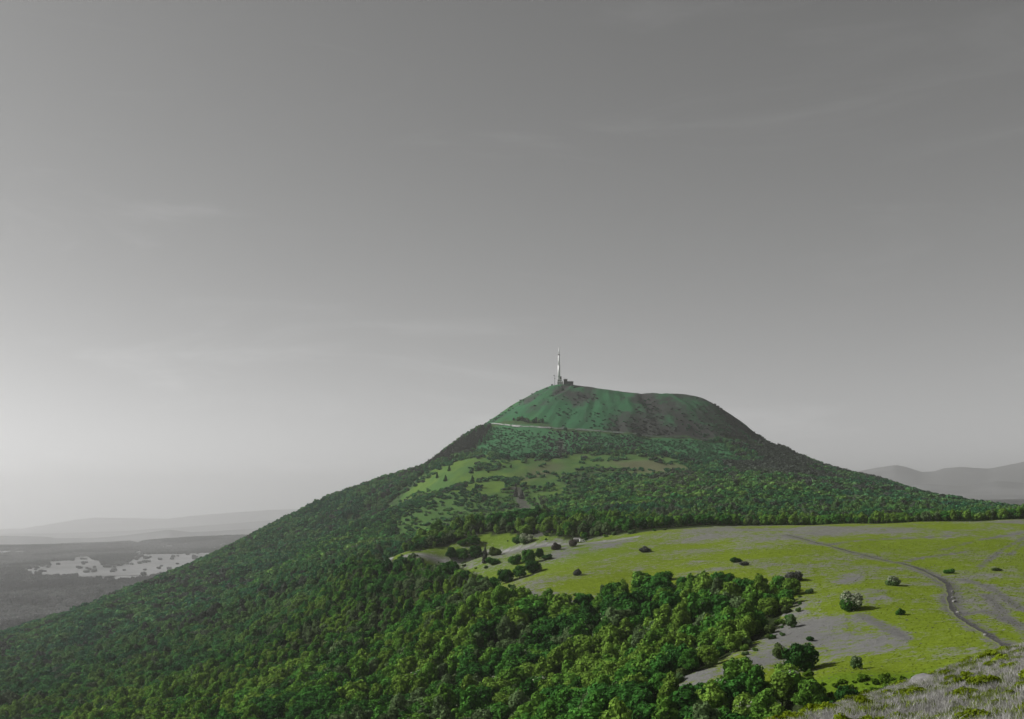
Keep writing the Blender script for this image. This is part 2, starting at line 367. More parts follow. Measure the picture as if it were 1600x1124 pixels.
def tag(o, label=None, cat=None, group=None, kind=None):
    for k, v in (('label', label), ('category', cat), ('group', group), ('kind', kind)):
        if v: o[k] = v
    return o
class MB:
    def __init__(s): s.v = []; s.f3 = []; s.f4 = []
    def add(s, V, quads=(), tris=()):
        n = len(s.v); s.v += [tuple(p) for p in V]
        s.f4 += [tuple(i + n for i in q) for q in quads]; s.f3 += [tuple(i + n for i in q) for q in tris]
    def box(s, x0, x1, y0, y1, z0, z1, tx=0, ty=0):
        s.add([(x0,y0,z0),(x1,y0,z0),(x1,y1,z0),(x0,y1,z0),(x0+tx,y0+ty,z1),(x1-tx,y0+ty,z1),(x1-tx,y1-ty,z1),(x0+tx,y1-ty,z1)],
              [(3,2,1,0),(4,5,6,7),(0,1,5,4),(1,2,6,5),(2,3,7,6),(3,0,4,7)])
    def lathe(s, prof, n=16, cx=0, cy=0):
        V = [(cx + r * math.cos(2*math.pi*k/n), cy + r * math.sin(2*math.pi*k/n), z) for r, z in prof for k in range(n)]
        q = [(i*n+k, i*n+(k+1) % n, (i+1)*n+(k+1) % n, (i+1)*n+k) for i in range(len(prof)-1) for k in range(n)]
        V += [(cx, cy, prof[0][1]), (cx, cy, prof[-1][1])]; b = len(prof)*n; e = (len(prof)-1)*n
        s.add(V, q, [(b, (k+1) % n, k) for k in range(n)] + [(b+1, e+k, e+(k+1) % n) for k in range(n)])
    def tube(s, pts, rs, n=7):
        pts = [Vector(p) for p in pts]; V = []
        for i, p in enumerate(pts):
            d = (pts[min(i+1, len(pts)-1)] - pts[max(i-1, 0)]).normalized()
            a = d.orthogonal().normalized(); b = d.cross(a)
            V += [p + (a * math.cos(2*math.pi*k/n) + b * math.sin(2*math.pi*k/n)) * rs[i] for k in range(n)]
        q = [(i*n+k, i*n+(k+1) % n, (i+1)*n+(k+1) % n, (i+1)*n+k) for i in range(len(pts)-1) for k in range(n)]
        e = (len(pts)-1)*n
        V += [pts[0], pts[-1]]; b = len(pts)*n
        s.add(V, q, [(b, (k+1) % n, k) for k in range(n)] + [(b+1, e+k, e+(k+1) % n) for k in range(n)])
    def mesh(s, name, mat, smooth=False, attrs=None):
        return nmesh(name, s.v, [np.array(s.f4).reshape(-1, 4), np.array(s.f3).reshape(-1, 3)], mat, smooth, attrs)
    def build(s, name, mat, parent=None, loc=(0, 0, 0), smooth=False):
        return link(name, s.mesh(name, mat, smooth), parent, loc)

# ------------------------------------------------------------------ ground cover, colours of the ground
def ground_cover():
    x, y = GX.ravel(), GY.ravel(); d = np.hypot(x, y); n = x.size
    col = np.tile((.022, .032, .012), (n, 1)); alt = np.tile((.03, .04, .016), (n, 1)); mot = np.full(n, .5); fine = np.full(n, .6)
    def put(mask, c, a, m, f=None):
        col[mask] = c; alt[mask] = a; mot[mask] = m
        if f is not None: fine[mask] = f
    b1 = fbm(x / 70, y / 40, 91, 4); b2 = fbm(x / 300, y / 300, 95, 4); b3 = fbm(x / 24, y / 24, 97, 3)
    # far country: woods and fields
    fr = d > 2700
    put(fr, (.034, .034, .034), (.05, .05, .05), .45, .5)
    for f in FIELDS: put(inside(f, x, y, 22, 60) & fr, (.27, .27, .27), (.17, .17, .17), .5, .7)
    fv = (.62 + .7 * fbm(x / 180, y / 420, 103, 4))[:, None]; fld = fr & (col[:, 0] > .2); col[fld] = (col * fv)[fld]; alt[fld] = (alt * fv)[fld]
    vf = fr & (d > 10500); put(vf, (.15, .15, .15), (.18, .18, .18), .5, .2)  # farthest hills painted paler, deepening the haze by colour
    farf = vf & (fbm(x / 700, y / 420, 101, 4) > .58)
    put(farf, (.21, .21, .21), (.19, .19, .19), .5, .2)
    put(fr & (d < 5200) & (x < 0) & (b2 > .5), (.055, .056, .056), (.075, .075, .075), .5, .8)
    # the cone
    cone = (y > 1250) & ~fr & (np.abs(x) < 1600)
    put(cone, (.05, .095, .03), (.04, .06, .034), .5)
    belt = inside(BELT, x, y); put(belt, (.042, .135, .056), (.04, .10, .048), .46, .9)
    scr = cone & (x > -.105 * y) & (x < 60) & (y < 1760) & (y > 1300); put(scr, (.075, .145, .036), (.05, .105, .036), .5, .9)
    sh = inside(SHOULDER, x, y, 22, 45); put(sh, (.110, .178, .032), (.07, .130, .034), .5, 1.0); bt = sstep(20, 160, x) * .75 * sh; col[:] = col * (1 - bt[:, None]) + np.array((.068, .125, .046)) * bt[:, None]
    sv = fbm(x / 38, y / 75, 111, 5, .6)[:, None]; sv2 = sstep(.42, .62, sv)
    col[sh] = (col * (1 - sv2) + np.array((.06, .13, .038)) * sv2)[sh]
    for poly, c_ in ((SCAR, (.12, .115, .075)), (BOWL, (.13, .125, .075))):
        k = cone.nonzero()[0]; q = soft(poly, x[k], y[k], 26, 50)[:, None] * .8
        col[k] = col[k] * (1 - q) + np.array(c_) * q; alt[k] = alt[k] * (1 - q) + np.array(c_) * .9 * q
    dm = inside(DOME, x, y)
    put(dm, (.034, .122, .054), (.048, .048, .046), .5, .9)
    a = np.arctan2(x - 235, 2620 - y); rr_ = np.hypot(x - 235, y - 2420)
    g = fbm(a * 11 + fbm(x / 90, y / 90, 5, 2) * .9, rr_ / 400, 51, 4, .6)
    big = fbm(x / 70, y / 110, 53, 4, .6)
    mot[dm] = (.415 + .165 * sstep(20, 340, x) - .04 * sstep(60, -100, x) + (g - .5) * -.34 + (big - .5) * .75 + .06 * sstep(180, 420, rr_))[dm]  # heath patches, plus painted shade: greyer to the right and in gullies
    lit = sstep(120, -60, x) * sstep(.35, .6, fbm(x / 50, y / 50, 7, 3)); col[dm] = (col * (1 - lit[:, None]) + np.array((.05, .135, .045)) * lit[:, None])[dm]  # sunlit left side painted lighter
    # the meadow
    me_ = inside(MEADOW, x, y, 4, 14) & (y < 1200)
    put(me_, (.130, .178, .016), (.158, .158, .142), .40, 1.0)
    mot[me_] = (.45 + (b1 - .5) * .36 + (b3 - .5) * .16)[me_]
    young = me_ * sstep(600, 720, y) * sstep(120, 20, x); col[:] = col * (1 - young[:, None]) + np.array((.105, .16, .022)) * young[:, None]; mot -= .03 * young
    ki = np.nonzero(me_)[0]; xi, yi = x[ki], y[ki]
    mot[ki] += .10 * soft(CREST, xi, yi, 16, 60) + .055 * soft(WORN, xi, yi, 9, 20)
    for p in DRY:
        q = soft(p, xi, yi, 7, 14); mot[ki] += q * (.585 + (b3[ki] - .5) * .35 - mot[ki]); fine[ki] += q * (.6 - fine[ki]); alt[ki] += q[:, None] * (np.array((.148, .147, .142)) - alt[ki])
    for p in SIDE:
        q = sstep(3.6, .4, seg_dist(p, xi, yi) + 2.4 * (b3[ki] - .5)); mot[ki] += .16 * q; alt[ki] += .75 * q[:, None] * (np.array((.11, .108, .104)) - alt[ki])
    q = sstep(5.5, 1.5, seg_dist(TRAIL, xi, yi)); mot[ki] += .12 * q; alt[ki] += .7 * q[:, None] * (np.array((.10, .098, .096)) - alt[ki])
    k = seg_dist(TRACK, x, y) < 3.0 + 2 * (b3 - .5); k &= d > 300; put(k, (.20, .195, .19), (.25, .245, .24), .5, .5)
    for i, p in enumerate(GULLY):
        k = seg_dist(p, x, y) < (7 if i == 0 else 6); put(k, (.06, .065, .05), (.10, .095, .09), .5)
    # lower shrubby edge of the meadow and the foreground brow
    low = me_ * sstep(305, 285, d) * (d > 60) * sstep(140, 110, x); col[:] = col * (1 - low[:, None]) + np.array((.10, .165, .014)) * low[:, None]; mot -= low * .08
    nr = d < 60; put(nr, (.13, .15, .05), (.20, .197, .18), .56, 1.0)
    return col, alt, mot, fine
gcol, galt, gmot, gfine = ground_cover()
# vertex normals of the whole sheet, so that its pieces meet without a seam
def sheet_normals():
    P = np.stack([GX, GY, GZ], -1)
    du = np.gradient(P, axis=0); dv = np.gradient(P, axis=1)
    nn = np.cross(dv, du); nn /= np.linalg.norm(nn, axis=-1, keepdims=True) + 1e-12
    nn[nn[..., 2] < 0] *= -1
    return nn.reshape(-1, 3)
GN_ = sheet_normals()
nr_, nt_ = GX.shape
ii, jj = np.meshgrid(np.arange(nr_ - 1), np.arange(nt_ - 1), indexing='ij')
quads = np.stack([ii * nt_ + jj, ii * nt_ + jj + 1, (ii + 1) * nt_ + jj + 1, (ii + 1) * nt_ + jj], -1).reshape(-1, 4)
cxq = GX.ravel()[quads].mean(1); cyq = GY.ravel()[quads].mean(1); dq = np.hypot(cxq, cyq)
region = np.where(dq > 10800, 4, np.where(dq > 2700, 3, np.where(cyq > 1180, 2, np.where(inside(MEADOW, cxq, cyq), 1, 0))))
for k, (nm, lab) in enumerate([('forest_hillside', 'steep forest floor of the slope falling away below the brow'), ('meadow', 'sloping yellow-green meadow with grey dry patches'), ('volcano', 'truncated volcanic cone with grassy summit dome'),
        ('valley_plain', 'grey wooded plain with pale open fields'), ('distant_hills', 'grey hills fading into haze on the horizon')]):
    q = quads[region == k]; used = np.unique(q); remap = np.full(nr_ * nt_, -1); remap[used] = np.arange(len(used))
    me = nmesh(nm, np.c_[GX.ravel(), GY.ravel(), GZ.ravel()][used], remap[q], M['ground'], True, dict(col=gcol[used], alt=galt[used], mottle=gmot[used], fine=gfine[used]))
    me.normals_split_custom_set_from_vertices(GN_[used].tolist())
    tag(link(nm, me), lab, nm.split('_')[-1] if k else 'hillside', kind='structure')

# ------------------------------------------------------------------ trees: shapes
def ico(sub=1):
    import bmesh
    bm = bmesh.new(); bmesh.ops.create_icosphere(bm, subdivisions=sub, radius=1)
    V = np.array([v.co[:] for v in bm.verts]); Fq = np.array([[v.index for v in f.verts] for f in bm.faces]); bm.free()
    return V, Fq
ICO1, ICO2 = ico(1), ico(2)
def crown(seed, lobes, cards, size, bloom=0.0, up=0.25, core=.84, ic=None):
    """leaf clumps spread over a set of lobes (centre, radii) round dark inner masses"""
    g = np.random.default_rng(seed); lobes = np.asarray(lobes, float)
    c, rr = lobes[:, :3], lobes[:, 3:6]
    V, F3, LF, BL = [], [], [], []
    iv, fc = ic or ICO1
    n = 0
    for q in range(len(lobes)):
        k = iv * rr[q] * core * (1 + (g.random((len(iv), 1)) - .5) * .35) + c[q]
        V.append(k); F3.append(fc + n); n += len(k); LF.append(np.full(len(fc), .25)); BL.append(np.zeros(len(fc)))
    area = (rr.prod(1)) ** (2/3); area /= area.sum()
    pick = g.choice(len(lobes), cards * 2, p=area)
    dr = g.normal(size=(cards * 2, 3)); dr[:, 2] += up; dr /= np.linalg.norm(dr, axis=1, keepdims=True)
    pos = c[pick] + dr * rr[pick] * g.uniform(.82, 1.12, (cards * 2, 1))
    # drop what lies deep inside another lobe
    deep = np.zeros(cards * 2, bool)
    for q in range(len(lobes)): deep |= (((pos - c[q]) / rr[q]) ** 2).sum(1) < .60
    keep = np.nonzero(~deep)[0][:cards]; pos, dr, pick = pos[keep], dr[keep], pick[keep]
    nn = dr / rr[pick]; nn /= np.linalg.norm(nn, axis=1, keepdims=True)
    nn = nn + g.normal(size=nn.shape) * .38; nn /= np.linalg.norm(nn, axis=1, keepdims=True)
    t = np.cross(nn, g.normal(size=nn.shape)); t /= np.linalg.norm(t, axis=1, keepdims=True); b = np.cross(nn, t)
    s = size * g.uniform(.55, 1.3, (len(pos), 1))
    corners = []
    for k in range(5):
        an = 2 * math.pi * k / 5 + g.uniform(-.4, .4, (len(pos), 1)); ra = s * g.uniform(.55, 1.15, (len(pos), 1))
        corners.append(pos + t * np.cos(an) * ra + b * np.sin(an) * ra + nn * s * g.uniform(-.25, .15, (len(pos), 1)))
    cv = np.stack(corners, 1).reshape(-1, 3); base = n + np.arange(len(pos))[:, None] * 5
    V.append(cv); F3 += [base + np.array([[0, 1, 2]]), base + np.array([[0, 2, 3]]), base + np.array([[0, 3, 4]])]
    zt = (pos[:, 2] - pos[:, 2].min()) / (np.ptp(pos[:, 2]) + 1e-6)
    patch = vnoise(pos[:, 0] * 1.1 + seed, pos[:, 1] * 1.1 + pos[:, 2], seed)
    bl = ((g.random(len(pos)) * .5 + patch * .6 < bloom * (.15 + 1.1 * zt)) & (bloom > 0)).astype(float)
    lf = g.uniform(.1, 1, len(pos))
    LF += [lf, lf, lf]; BL += [bl, bl, bl]
    return np.concatenate(V), np.concatenate(F3), np.concatenate(LF), np.concatenate(BL)
def broad_lobes(seed, h=1.0, wd=1.0, n=9, base=.22, tall=1.0):
    """lobes of a crown one unit high and wd wide, standing on z = 0"""
    g = np.random.default_rng(seed); L = [(0, 0, (base + 1) / 2 * .96, wd * .33, wd * .33, (1 - base) * .40)]
    for k in range(n):
        a = 2 * math.pi * k * .381966 + g.uniform(-.3, .3); zz = base + .14 + (1 - base - .26) * ((k + .5) / n) * g.uniform(.85, 1.1)
        env = math.sin(math.pi * min(.97, max(.08, (zz - base) / (1 - base) * .80 + .16))) ** .6
        rr = wd * g.uniform(.15, .25); off = max(0, wd * .5 * env - rr) * g.uniform(.8, 1.15)
        L.append((math.cos(a) * off, math.sin(a) * off, min(zz, .98 - rr * .8), rr, rr * g.uniform(.85, 1.15), rr * g.uniform(.75, 1.0) * tall))
    return L
def bush_lobes(seed, wd=1.7, n=7):
    g = np.random.default_rng(seed); L = [(0, 0, .42, wd * .34, wd * .34, .42)]
    for k in range(n):
        a = 2 * math.pi * k / n + g.uniform(-.4, .4); rr = wd * g.uniform(.15, .24); off = wd * .5 - rr
        off *= g.uniform(.55, 1.1); L.append((math.cos(a) * off, math.sin(a) * off, g.uniform(.25, .72), rr, rr, min(.36, rr * .95)))
    return L
def conifer_arrays(seed, cards, size, wd=.42):
    g = np.random.default_rng(seed); L = []
    for k in range(8):
        z = .12 + .80 * k / 7; r = wd * .5 * (1 - k / 8.2) * g.uniform(.85, 1.12)
        L.append((g.uniform(-.02, .02), g.uniform(-.02, .02), z, r, r, .11))
    return crown(seed, L, cards, size, 0, -.1, .8)
def unit_mesh(name, arr, trunk=None):
    V, Fc, lf, bl = arr
    if trunk is None:
        return nmesh(name, V, Fc, M['leaf'], False, None, dict(leaf=lf, bloom=bl))
    tv, t4, t3 = trunk; n = len(V)
    return nmesh(name, np.r_[V, tv], [Fc, t3 + n, t4 + n], None, False, None, dict(leaf=np.r_[lf, np.zeros(len(t3) + len(t4))], bloom=np.r_[bl, np.zeros(len(t3) + len(t4))]),
        [M['leaf'], M['bark']], np.r_[np.zeros(len(Fc)), np.ones(len(t3) + len(t4))])
def trunk_mb(seed, r=.028, top=.62, limbs=4, wd=.6):
    g = random.Random(seed); m = MB()
    p = [(0, 0, -.08), (g.uniform(-.01, .01), g.uniform(-.01, .01), .2), (g.uniform(-.03, .03), g.uniform(-.03, .03), top * .7), (g.uniform(-.04, .04), g.uniform(-.04, .04), top)]
    m.tube(p, [r * 1.35, r, r * .7, r * .35], 7)
    for k in range(limbs):
        a = 2 * math.pi * (k + g.random() * .5) / limbs; z = .25 + .3 * k / limbs
        m.tube([(0, 0, z), (math.cos(a) * wd * .18, math.sin(a) * wd * .18, z + .13), (math.cos(a) * wd * .34, math.sin(a) * wd * .34, z + .24)], [r * .55, r * .4, r * .15], 5)
    return m
# kinds of tree, all one unit high; each a crown mesh, a trunk mesh, and a joined one for the mass of the wood
KINDS = {}
def kind(name, arr, low, tr):
    tm = trunk_mb(hash_of(name), *tr)
    ta = (np.array([tuple(v) for v in tm.v]), np.array(tm.f4).reshape(-1, 4), np.array(tm.f3).reshape(-1, 3))
    k = dict(crown=unit_mesh('crown', arr), trunk=tm.mesh('trunk', M['bark']), joined=bpy.data.objects.new('wood_' + name, unit_mesh('wood_' + name, arr, ta)))
    k['low'] = bpy.data.objects.new('low_' + name, unit_mesh('low_' + name, low)) if low else k['joined']
    KINDS[name] = k
def hash_of(s): return sum(ord(c) * (i + 3) for i, c in enumerate(s))
for i in range(4):
    L = broad_lobes(100 + i, wd=.92 + .1 * i, n=10 + i, base=.12)
    kind('round%d' % i, crown(200 + i, L, 1150, .055), crown(300 + i, L, 110, .15), (.03, .6, 4, .9))
for i in range(3):
    L = broad_lobes(130 + i, wd=.56 + .05 * i, n=11, base=.12, tall=1.35)
    kind('tall%d' % i, crown(230 + i, L, 950, .043), crown(330 + i, L, 100, .12), (.02, .75, 4, .5))
for i in range(2):
    L = broad_lobes(160 + i, wd=1.15, n=11, base=.08)
    kind('bloom%d' % i, crown(260 + i, L, 1050, .06, .40), crown(360 + i, L, 110, .15, .4), (.025, .5, 4, 1.0))
for i in range(3):
    L = bush_lobes(180 + i, 1.5 + .35 * i)
    kind('bush%d' % i, crown(280 + i, L, 900, .085), crown(380 + i, L, 90, .22), (.03, .45, 4, 1.2))
L = bush_lobes(190, 1.6); kind('bloombush', crown(290, L, 1000, .08, .75), None, (.03, .45, 4, 1.2))
for i in range(2): kind('conifer%d' % i, conifer_arrays(240 + i, 380, .07, .40 + .1 * i), conifer_arrays(340 + i, 90, .12, .42), (.022, .9, 0, .3))

# ------------------------------------------------------------------ scattered growth as point clouds with instances
def scatter(name, P, rot, scl, tint, var, protos, label, cat, mat_kind='stuff'):
    me = bpy.data.meshes.new(name); n = len(P)
    me.vertices.add(n); me.vertices.foreach_set('co', np.asarray(P, np.float32).ravel())
    for k, ty, key, a in (('rotz', 'FLOAT_VECTOR', 'vector', rot), ('scl', 'FLOAT_VECTOR', 'vector', scl), ('tint', 'FLOAT_COLOR', 'color', np.c_[tint, np.ones(n)]), ('var', 'INT', 'value', var)):
        at = me.attributes.new(k, ty, 'POINT'); at.data.foreach_set(key, np.asarray(a, np.int32 if ty == 'INT' else np.float32).ravel())
    o = link(name, me)
    ng = bpy.data.node_groups.new(name, 'GeometryNodeTree')
    ng.interface.new_socket('Geometry', in_out='INPUT', socket_type='NodeSocketGeometry'); ng.interface.new_socket('Geometry', in_out='OUTPUT', socket_type='NodeSocketGeometry')
    gi = ng.nodes.new('NodeGroupInput'); go = ng.nodes.new('NodeGroupOutput'); jn = ng.nodes.new('GeometryNodeJoinGeometry')
    def named(nm, dt):
        a = ng.nodes.new('GeometryNodeInputNamedAttribute'); a.data_type = dt; a.inputs[0].default_value = nm
        return a.outputs['Attribute']
    ro, so, vo = named('rotz', 'FLOAT_VECTOR'), named('scl', 'FLOAT_VECTOR'), named('var', 'INT')
    er = ng.nodes.new('FunctionNodeEulerToRotation'); ng.links.new(ro, er.inputs[0])
    for k, pr in enumerate(protos):
        inf = ng.nodes.new('GeometryNodeObjectInfo'); inf.inputs['Object'].default_value = pr; inf.inputs['As Instance'].default_value = True
        cmp_ = ng.nodes.new('FunctionNodeCompare'); cmp_.data_type = 'INT'; cmp_.operation = 'EQUAL'
        ng.links.new(vo, cmp_.inputs[2]); cmp_.inputs[3].default_value = k
        ip = ng.nodes.new('GeometryNodeInstanceOnPoints')
        ng.links.new(gi.outputs[0], ip.inputs['Points']); ng.links.new(cmp_.outputs[0], ip.inputs['Selection']); ng.links.new(inf.outputs['Geometry'], ip.inputs['Instance'])
        ng.links.new(er.outputs[0], ip.inputs['Rotation']); ng.links.new(so, ip.inputs['Scale'])
        ng.links.new(ip.outputs[0], jn.inputs[0])
    ng.links.new(jn.outputs[0], go.inputs[0])
    md = o.modifiers.new('growth', 'NODES'); md.node_group = ng
    return tag(o, label, cat, kind=mat_kind)
def jgrid(x0, x1, y0, y1, s, seed):
    g = np.random.default_rng(seed)
    X, Y = np.meshgrid(np.arange(x0, x1, s), np.arange(y0, y1, s)); X = X + (np.arange(len(Y))[:, None] % 2) * s * .5
    X = X + g.uniform(-.42, .42, X.shape) * s; Y = Y + g.uniform(-.42, .42, Y.shape) * s
    return X.ravel(), Y.ravel()
def in_view(x, y, margin=160): return (np.abs(x / np.maximum(y, 1) * F) < 800 + margin)

PAL = np.array([(.024, .078, .016), (.036, .115, .020), (.052, .148, .022), (.088, .185, .026), (.120, .205, .030), (.085, .132, .052), (.032, .098, .024)])
PALNAME = ['dark green', 'deep green', 'mid green', 'bright green', 'yellow-green', 'grey-green', 'deep green']
COOL = np.array([(.020, .078, .040), (.030, .108, .050), (.042, .132, .052), (.062, .155, .054), (.085, .17, .058), (.056, .068, .056), (.027, .092, .046)])  # bluish aerial haze worked into the foliage greens of the cone
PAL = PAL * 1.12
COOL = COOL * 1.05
def pick_tint(x, y, seed):
    g = np.random.default_rng(seed); n = len(x)
    a = fbm(x / 45, y / 45, seed + 1, 3) * .75 + g.random(n) * .46 - .06 + .07 * sstep(-120, 60, x) * sstep(700, 450, y)
    idx = np.clip(((a - .22) / .58 * 5).astype(int), 0, 4)
    grey = (fbm(x / 30, y / 30, seed + 5, 2) + g.random(n) * .5 > 1.02); idx[grey] = 5
    return idx

# ---- the wood on the near slope and over the lower cone
x, y = jgrid(-1500, 1500, 230, 1250, 6.6, 1)
z = gh(x, y)
ok = in_view(x, y) & ~inside(MEADOW, x, y) & (seg_dist(TRACK, x, y) > 6)
ok &= ~((y < 420) & (x > 95)) & (z < 1e3)
ok &= (HV - (z + 12) / y * F) < 1150
ok &= ~((y > 765) & (y < 800) & (x > 60))
x, y, z = x[ok], y[ok], z[ok]
gg = np.random.default_rng(3); n = len(x)
idx = pick_tint(x, y, 11)
sizef = .72 + .62 * fbm(x / 60, y / 60, 61, 2)
hgt = gg.uniform(6.5, 12.8, n) * sizef
small = gg.random(n) < .18; hgt[small] *= .6
near_edge = ~inside(MEADOW, x, y) & (inside(MEADOW, x + 9, y) | inside(MEADOW, x, y + 9) | inside(MEADOW, x - 9, y)); hgt[near_edge] *= .8
strip_ = (x > -200) & (x < 5) & (y > 650) & (y < 890); hgt[strip_] *= .62
back = (y > 790) & (y < 1010) & (x > 30); hgt[back] *= .66
tallk = (idx >= 3) & (gg.random(n) < .62) | (gg.random(n) < .10)
bl = (gg.random(n) < .10 + .14 * sstep(0, 60, x)) & (x > -40) & (y < 620) | (gg.random(n) < .02)
kindi = np.where(bl, 7 + gg.integers(0, 2, n), np.where(tallk, 4 + gg.integers(0, 3, n), gg.integers(0, 4, n)))
hgt = np.where(tallk & ~bl, hgt * 1.18, hgt); hgt = np.where(bl, hgt * .7, hgt)
tmix = sstep(700, 1300, y + np.abs(np.minimum(x, 0)) * .35)[:, None]  # blends in the haze-tinted greens with distance
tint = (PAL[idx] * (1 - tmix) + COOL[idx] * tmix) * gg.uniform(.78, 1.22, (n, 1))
wid = gg.uniform(.9, 1.2, n) * hgt
scl = np.c_[wid, wid * gg.uniform(.9, 1.1, n), hgt]; rot = np.c_[np.zeros(n), np.zeros(n), gg.uniform(0, 6.28, n)]
P = np.c_[x, y, z]
WOODKINDS = ['round0', 'round1', 'round2', 'round3', 'tall0', 'tall1', 'tall2', 'bloom0', 'bloom1']
# which trees show largest from the brow: paint discs far to near and count
def largest(P, scl, count):
    cand = np.nonzero(P[:, 1] < 640)[0]; cand = cand[np.argsort(-P[cand, 1])]
    buf = np.full((562, 800), -1, np.int32)
    for i in cand:
        X, Y, Z = P[i]; u = ((X / Y) * F + 800) / 2; v = (HV - (Z + scl[i, 2] * .56) / Y * F) / 2; rw = max(1, scl[i, 0] * .46 / Y * F / 2); rh = max(1, scl[i, 2] * .42 / Y * F / 2)
        a, b, c, d_ = int(u - rw), int(u + rw) + 1, int(v - rh), int(v + rh) + 1
        if b <= 0 or d_ <= 0 or a >= 800 or c >= 562: continue
        a, b, c, d_ = max(a, 0), min(b, 800), max(c, 0), min(d_, 562)
        yy, xx = np.ogrid[c:d_, a:b]
        buf[c:d_, a:b][((xx - u) / rw) ** 2 + ((yy - v) / rh) ** 2 < 1] = i
    # the brow itself hides some
    ks = np.linspace(.02, .6, 30)
    cnt = np.bincount(buf[buf >= 0], minlength=len(P))
    hid = np.zeros(len(P), bool)
    for k in ks: hid |= (gh(P[:, 0] * k, P[:, 1] * k) > (P[:, 2] + scl[:, 2] * .8) * k)
    cnt[hid] = 0
    top = np.argsort(-cnt)[:count]
    return top[cnt[top] > 6]
chosen = largest(P, scl, 270)
def tree(name, kname, loc, scale, rz, tint, label, cat, group=None):
    k = KINDS[kname]; e = link(name, None, None, loc, rz); e.empty_display_size = .5
    e.scale = scale
    c = bpy.data.objects.new('crown', k['crown']); C.objects.link(c); c.parent = e; c['tint'] = [float(t) for t in tint]
    t = bpy.data.objects.new('trunk', k['trunk']); C.objects.link(t); t.parent = e
    return tag(e, label, cat, group)
for i in chosen:
    kn = WOODKINDS[kindi[i]]; cn = PALNAME[idx[i]]
    if kn.startswith('bloom'): nm, ds = 'hawthorn_tree', 'blossoming pale-topped tree'
    elif kn.startswith('tall'): nm, ds = 'slender_tree', 'slender upright %s tree' % cn
    else: nm, ds = 'broadleaf_tree', 'rounded %s broadleaf tree' % cn
    rel = hgt[i]; sz = 'low' if rel < 6 else ('tall' if rel > 10.5 else 'medium-sized'); ds = sz + ' ' + ds
    edge = 'at the edge of the wood beside the meadow' if near_edge[i] else 'in the dense wood below the meadow'
    lab = '%s %s' % (ds, edge)
    tree(nm, kn, P[i], scl[i], rot[i, 2], tint[i], lab, 'tree', lab)
rest = np.ones(n, bool); rest[chosen] = False
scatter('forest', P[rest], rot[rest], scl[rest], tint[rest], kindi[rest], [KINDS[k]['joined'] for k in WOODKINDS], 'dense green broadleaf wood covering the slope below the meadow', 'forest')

# ---- wood, shrub belt and conifers on the cone
x, y = jgrid(-1500, 1500, 1250, 2480, 7.2, 2)
z = gh(x, y)
insh = inside(SHOULDER, x, y, 22, 45); spill = insh & (np.random.default_rng(15).random(len(x)) < .75 * sstep(.50, .72, fbm(x / 30, y / 45, 119, 3) + .10 * ~inside(SHOULDER, x, y + 45) + .07 * ~inside(SHOULDER, x, y - 40)))
ok = in_view(x, y, 120) & (~insh | spill) & ~inside(DOME, x, y) & (seg_dist(GULLY[0], x, y) > 8) & (seg_dist(RAIL, x, y) > 13)
x, y, z = x[ok], y[ok], z[ok]; gg = np.random.default_rng(5); n = len(x)
idx = np.clip(pick_tint(x, y, 13) + ((fbm(x / 110, y / 160, 133, 3) - .5) * 9).round().astype(int) * (gg.random(n) < .8), 0, 5)
belt = inside(BELT, x, y); con = inside(CONIFERS, x, y)
opn = fbm(x / 120, y / 120, 77, 3)
hgt = gg.uniform(6, 10.5, n) * (.75 + .5 * fbm(x / 80, y / 80, 62, 2))
spill = spill[ok]; scrub = (~belt & (y > 1350) & (x > -.105 * y) & (x < 40) & (y < 1760)); hgt[(y > 1450) & (y < 1900) & (x < 330) & (x > -330)] *= .8; scrub |= spill | inside(SHOULDER, x + 30, y + 25) | inside(SHOULDER, x - 20, y + 40); hgt[scrub] *= .55
hgt[belt] = gg.uniform(1.3, 3.4, belt.sum())
right = ~belt & (x > 350) & (y > 1700)
dk = fbm(x / 170, y / 170, 79, 3)
idx[right & (dk > .5)] = 5
conr = (gg.random(n) < .10) & (y > 1900) & ~belt
kk = np.where(gg.random(n) < .8, gg.integers(0, 4, n), 4 + gg.integers(0, 3, n))
kk[belt | scrub] = 7 + gg.integers(0, 3, (belt | scrub).sum())
isc = con | conr; kk[isc] = 10 + gg.integers(0, 2, isc.sum()); hgt[isc] = gg.uniform(7, 13, isc.sum())
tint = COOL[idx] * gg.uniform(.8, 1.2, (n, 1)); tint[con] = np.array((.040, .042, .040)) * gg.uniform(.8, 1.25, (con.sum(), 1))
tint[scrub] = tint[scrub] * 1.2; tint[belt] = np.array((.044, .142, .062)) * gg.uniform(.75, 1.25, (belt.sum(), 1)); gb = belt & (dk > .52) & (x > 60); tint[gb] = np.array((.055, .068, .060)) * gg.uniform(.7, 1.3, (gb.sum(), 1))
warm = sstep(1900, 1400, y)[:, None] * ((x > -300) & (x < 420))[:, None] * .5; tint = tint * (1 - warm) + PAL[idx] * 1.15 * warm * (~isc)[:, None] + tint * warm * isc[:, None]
wid = hgt * gg.uniform(.95, 1.25, n); wid[isc] = hgt[isc] * gg.uniform(.8, 1.2, isc.sum())
CONEKINDS = ['round0', 'round1', 'round2', 'round3', 'tall0', 'tall1', 'tall2', 'bush0', 'bush1', 'bush2', 'conifer0', 'conifer1']
keep = ~(belt & (gg.random(n) < .15 + .4 * sstep(.45, .6, opn) * (x < 80))) & ~(scrub & (gg.random(n) < (.30 + .35 * sstep(.38, .62, opn)) * ~spill))
lower = ~scrub & ~belt & ~isc & (y < 1900); keep &= ~(lower & (gg.random(n) < .42)); wid[lower] *= 1.32; hgt[lower] *= 1.22
P = np.c_[x, y, z]; scl = np.c_[wid, wid, hgt]; rot = np.c_[np.zeros(n), np.zeros(n), gg.uniform(0, 6.28, n)]
ck = keep & con
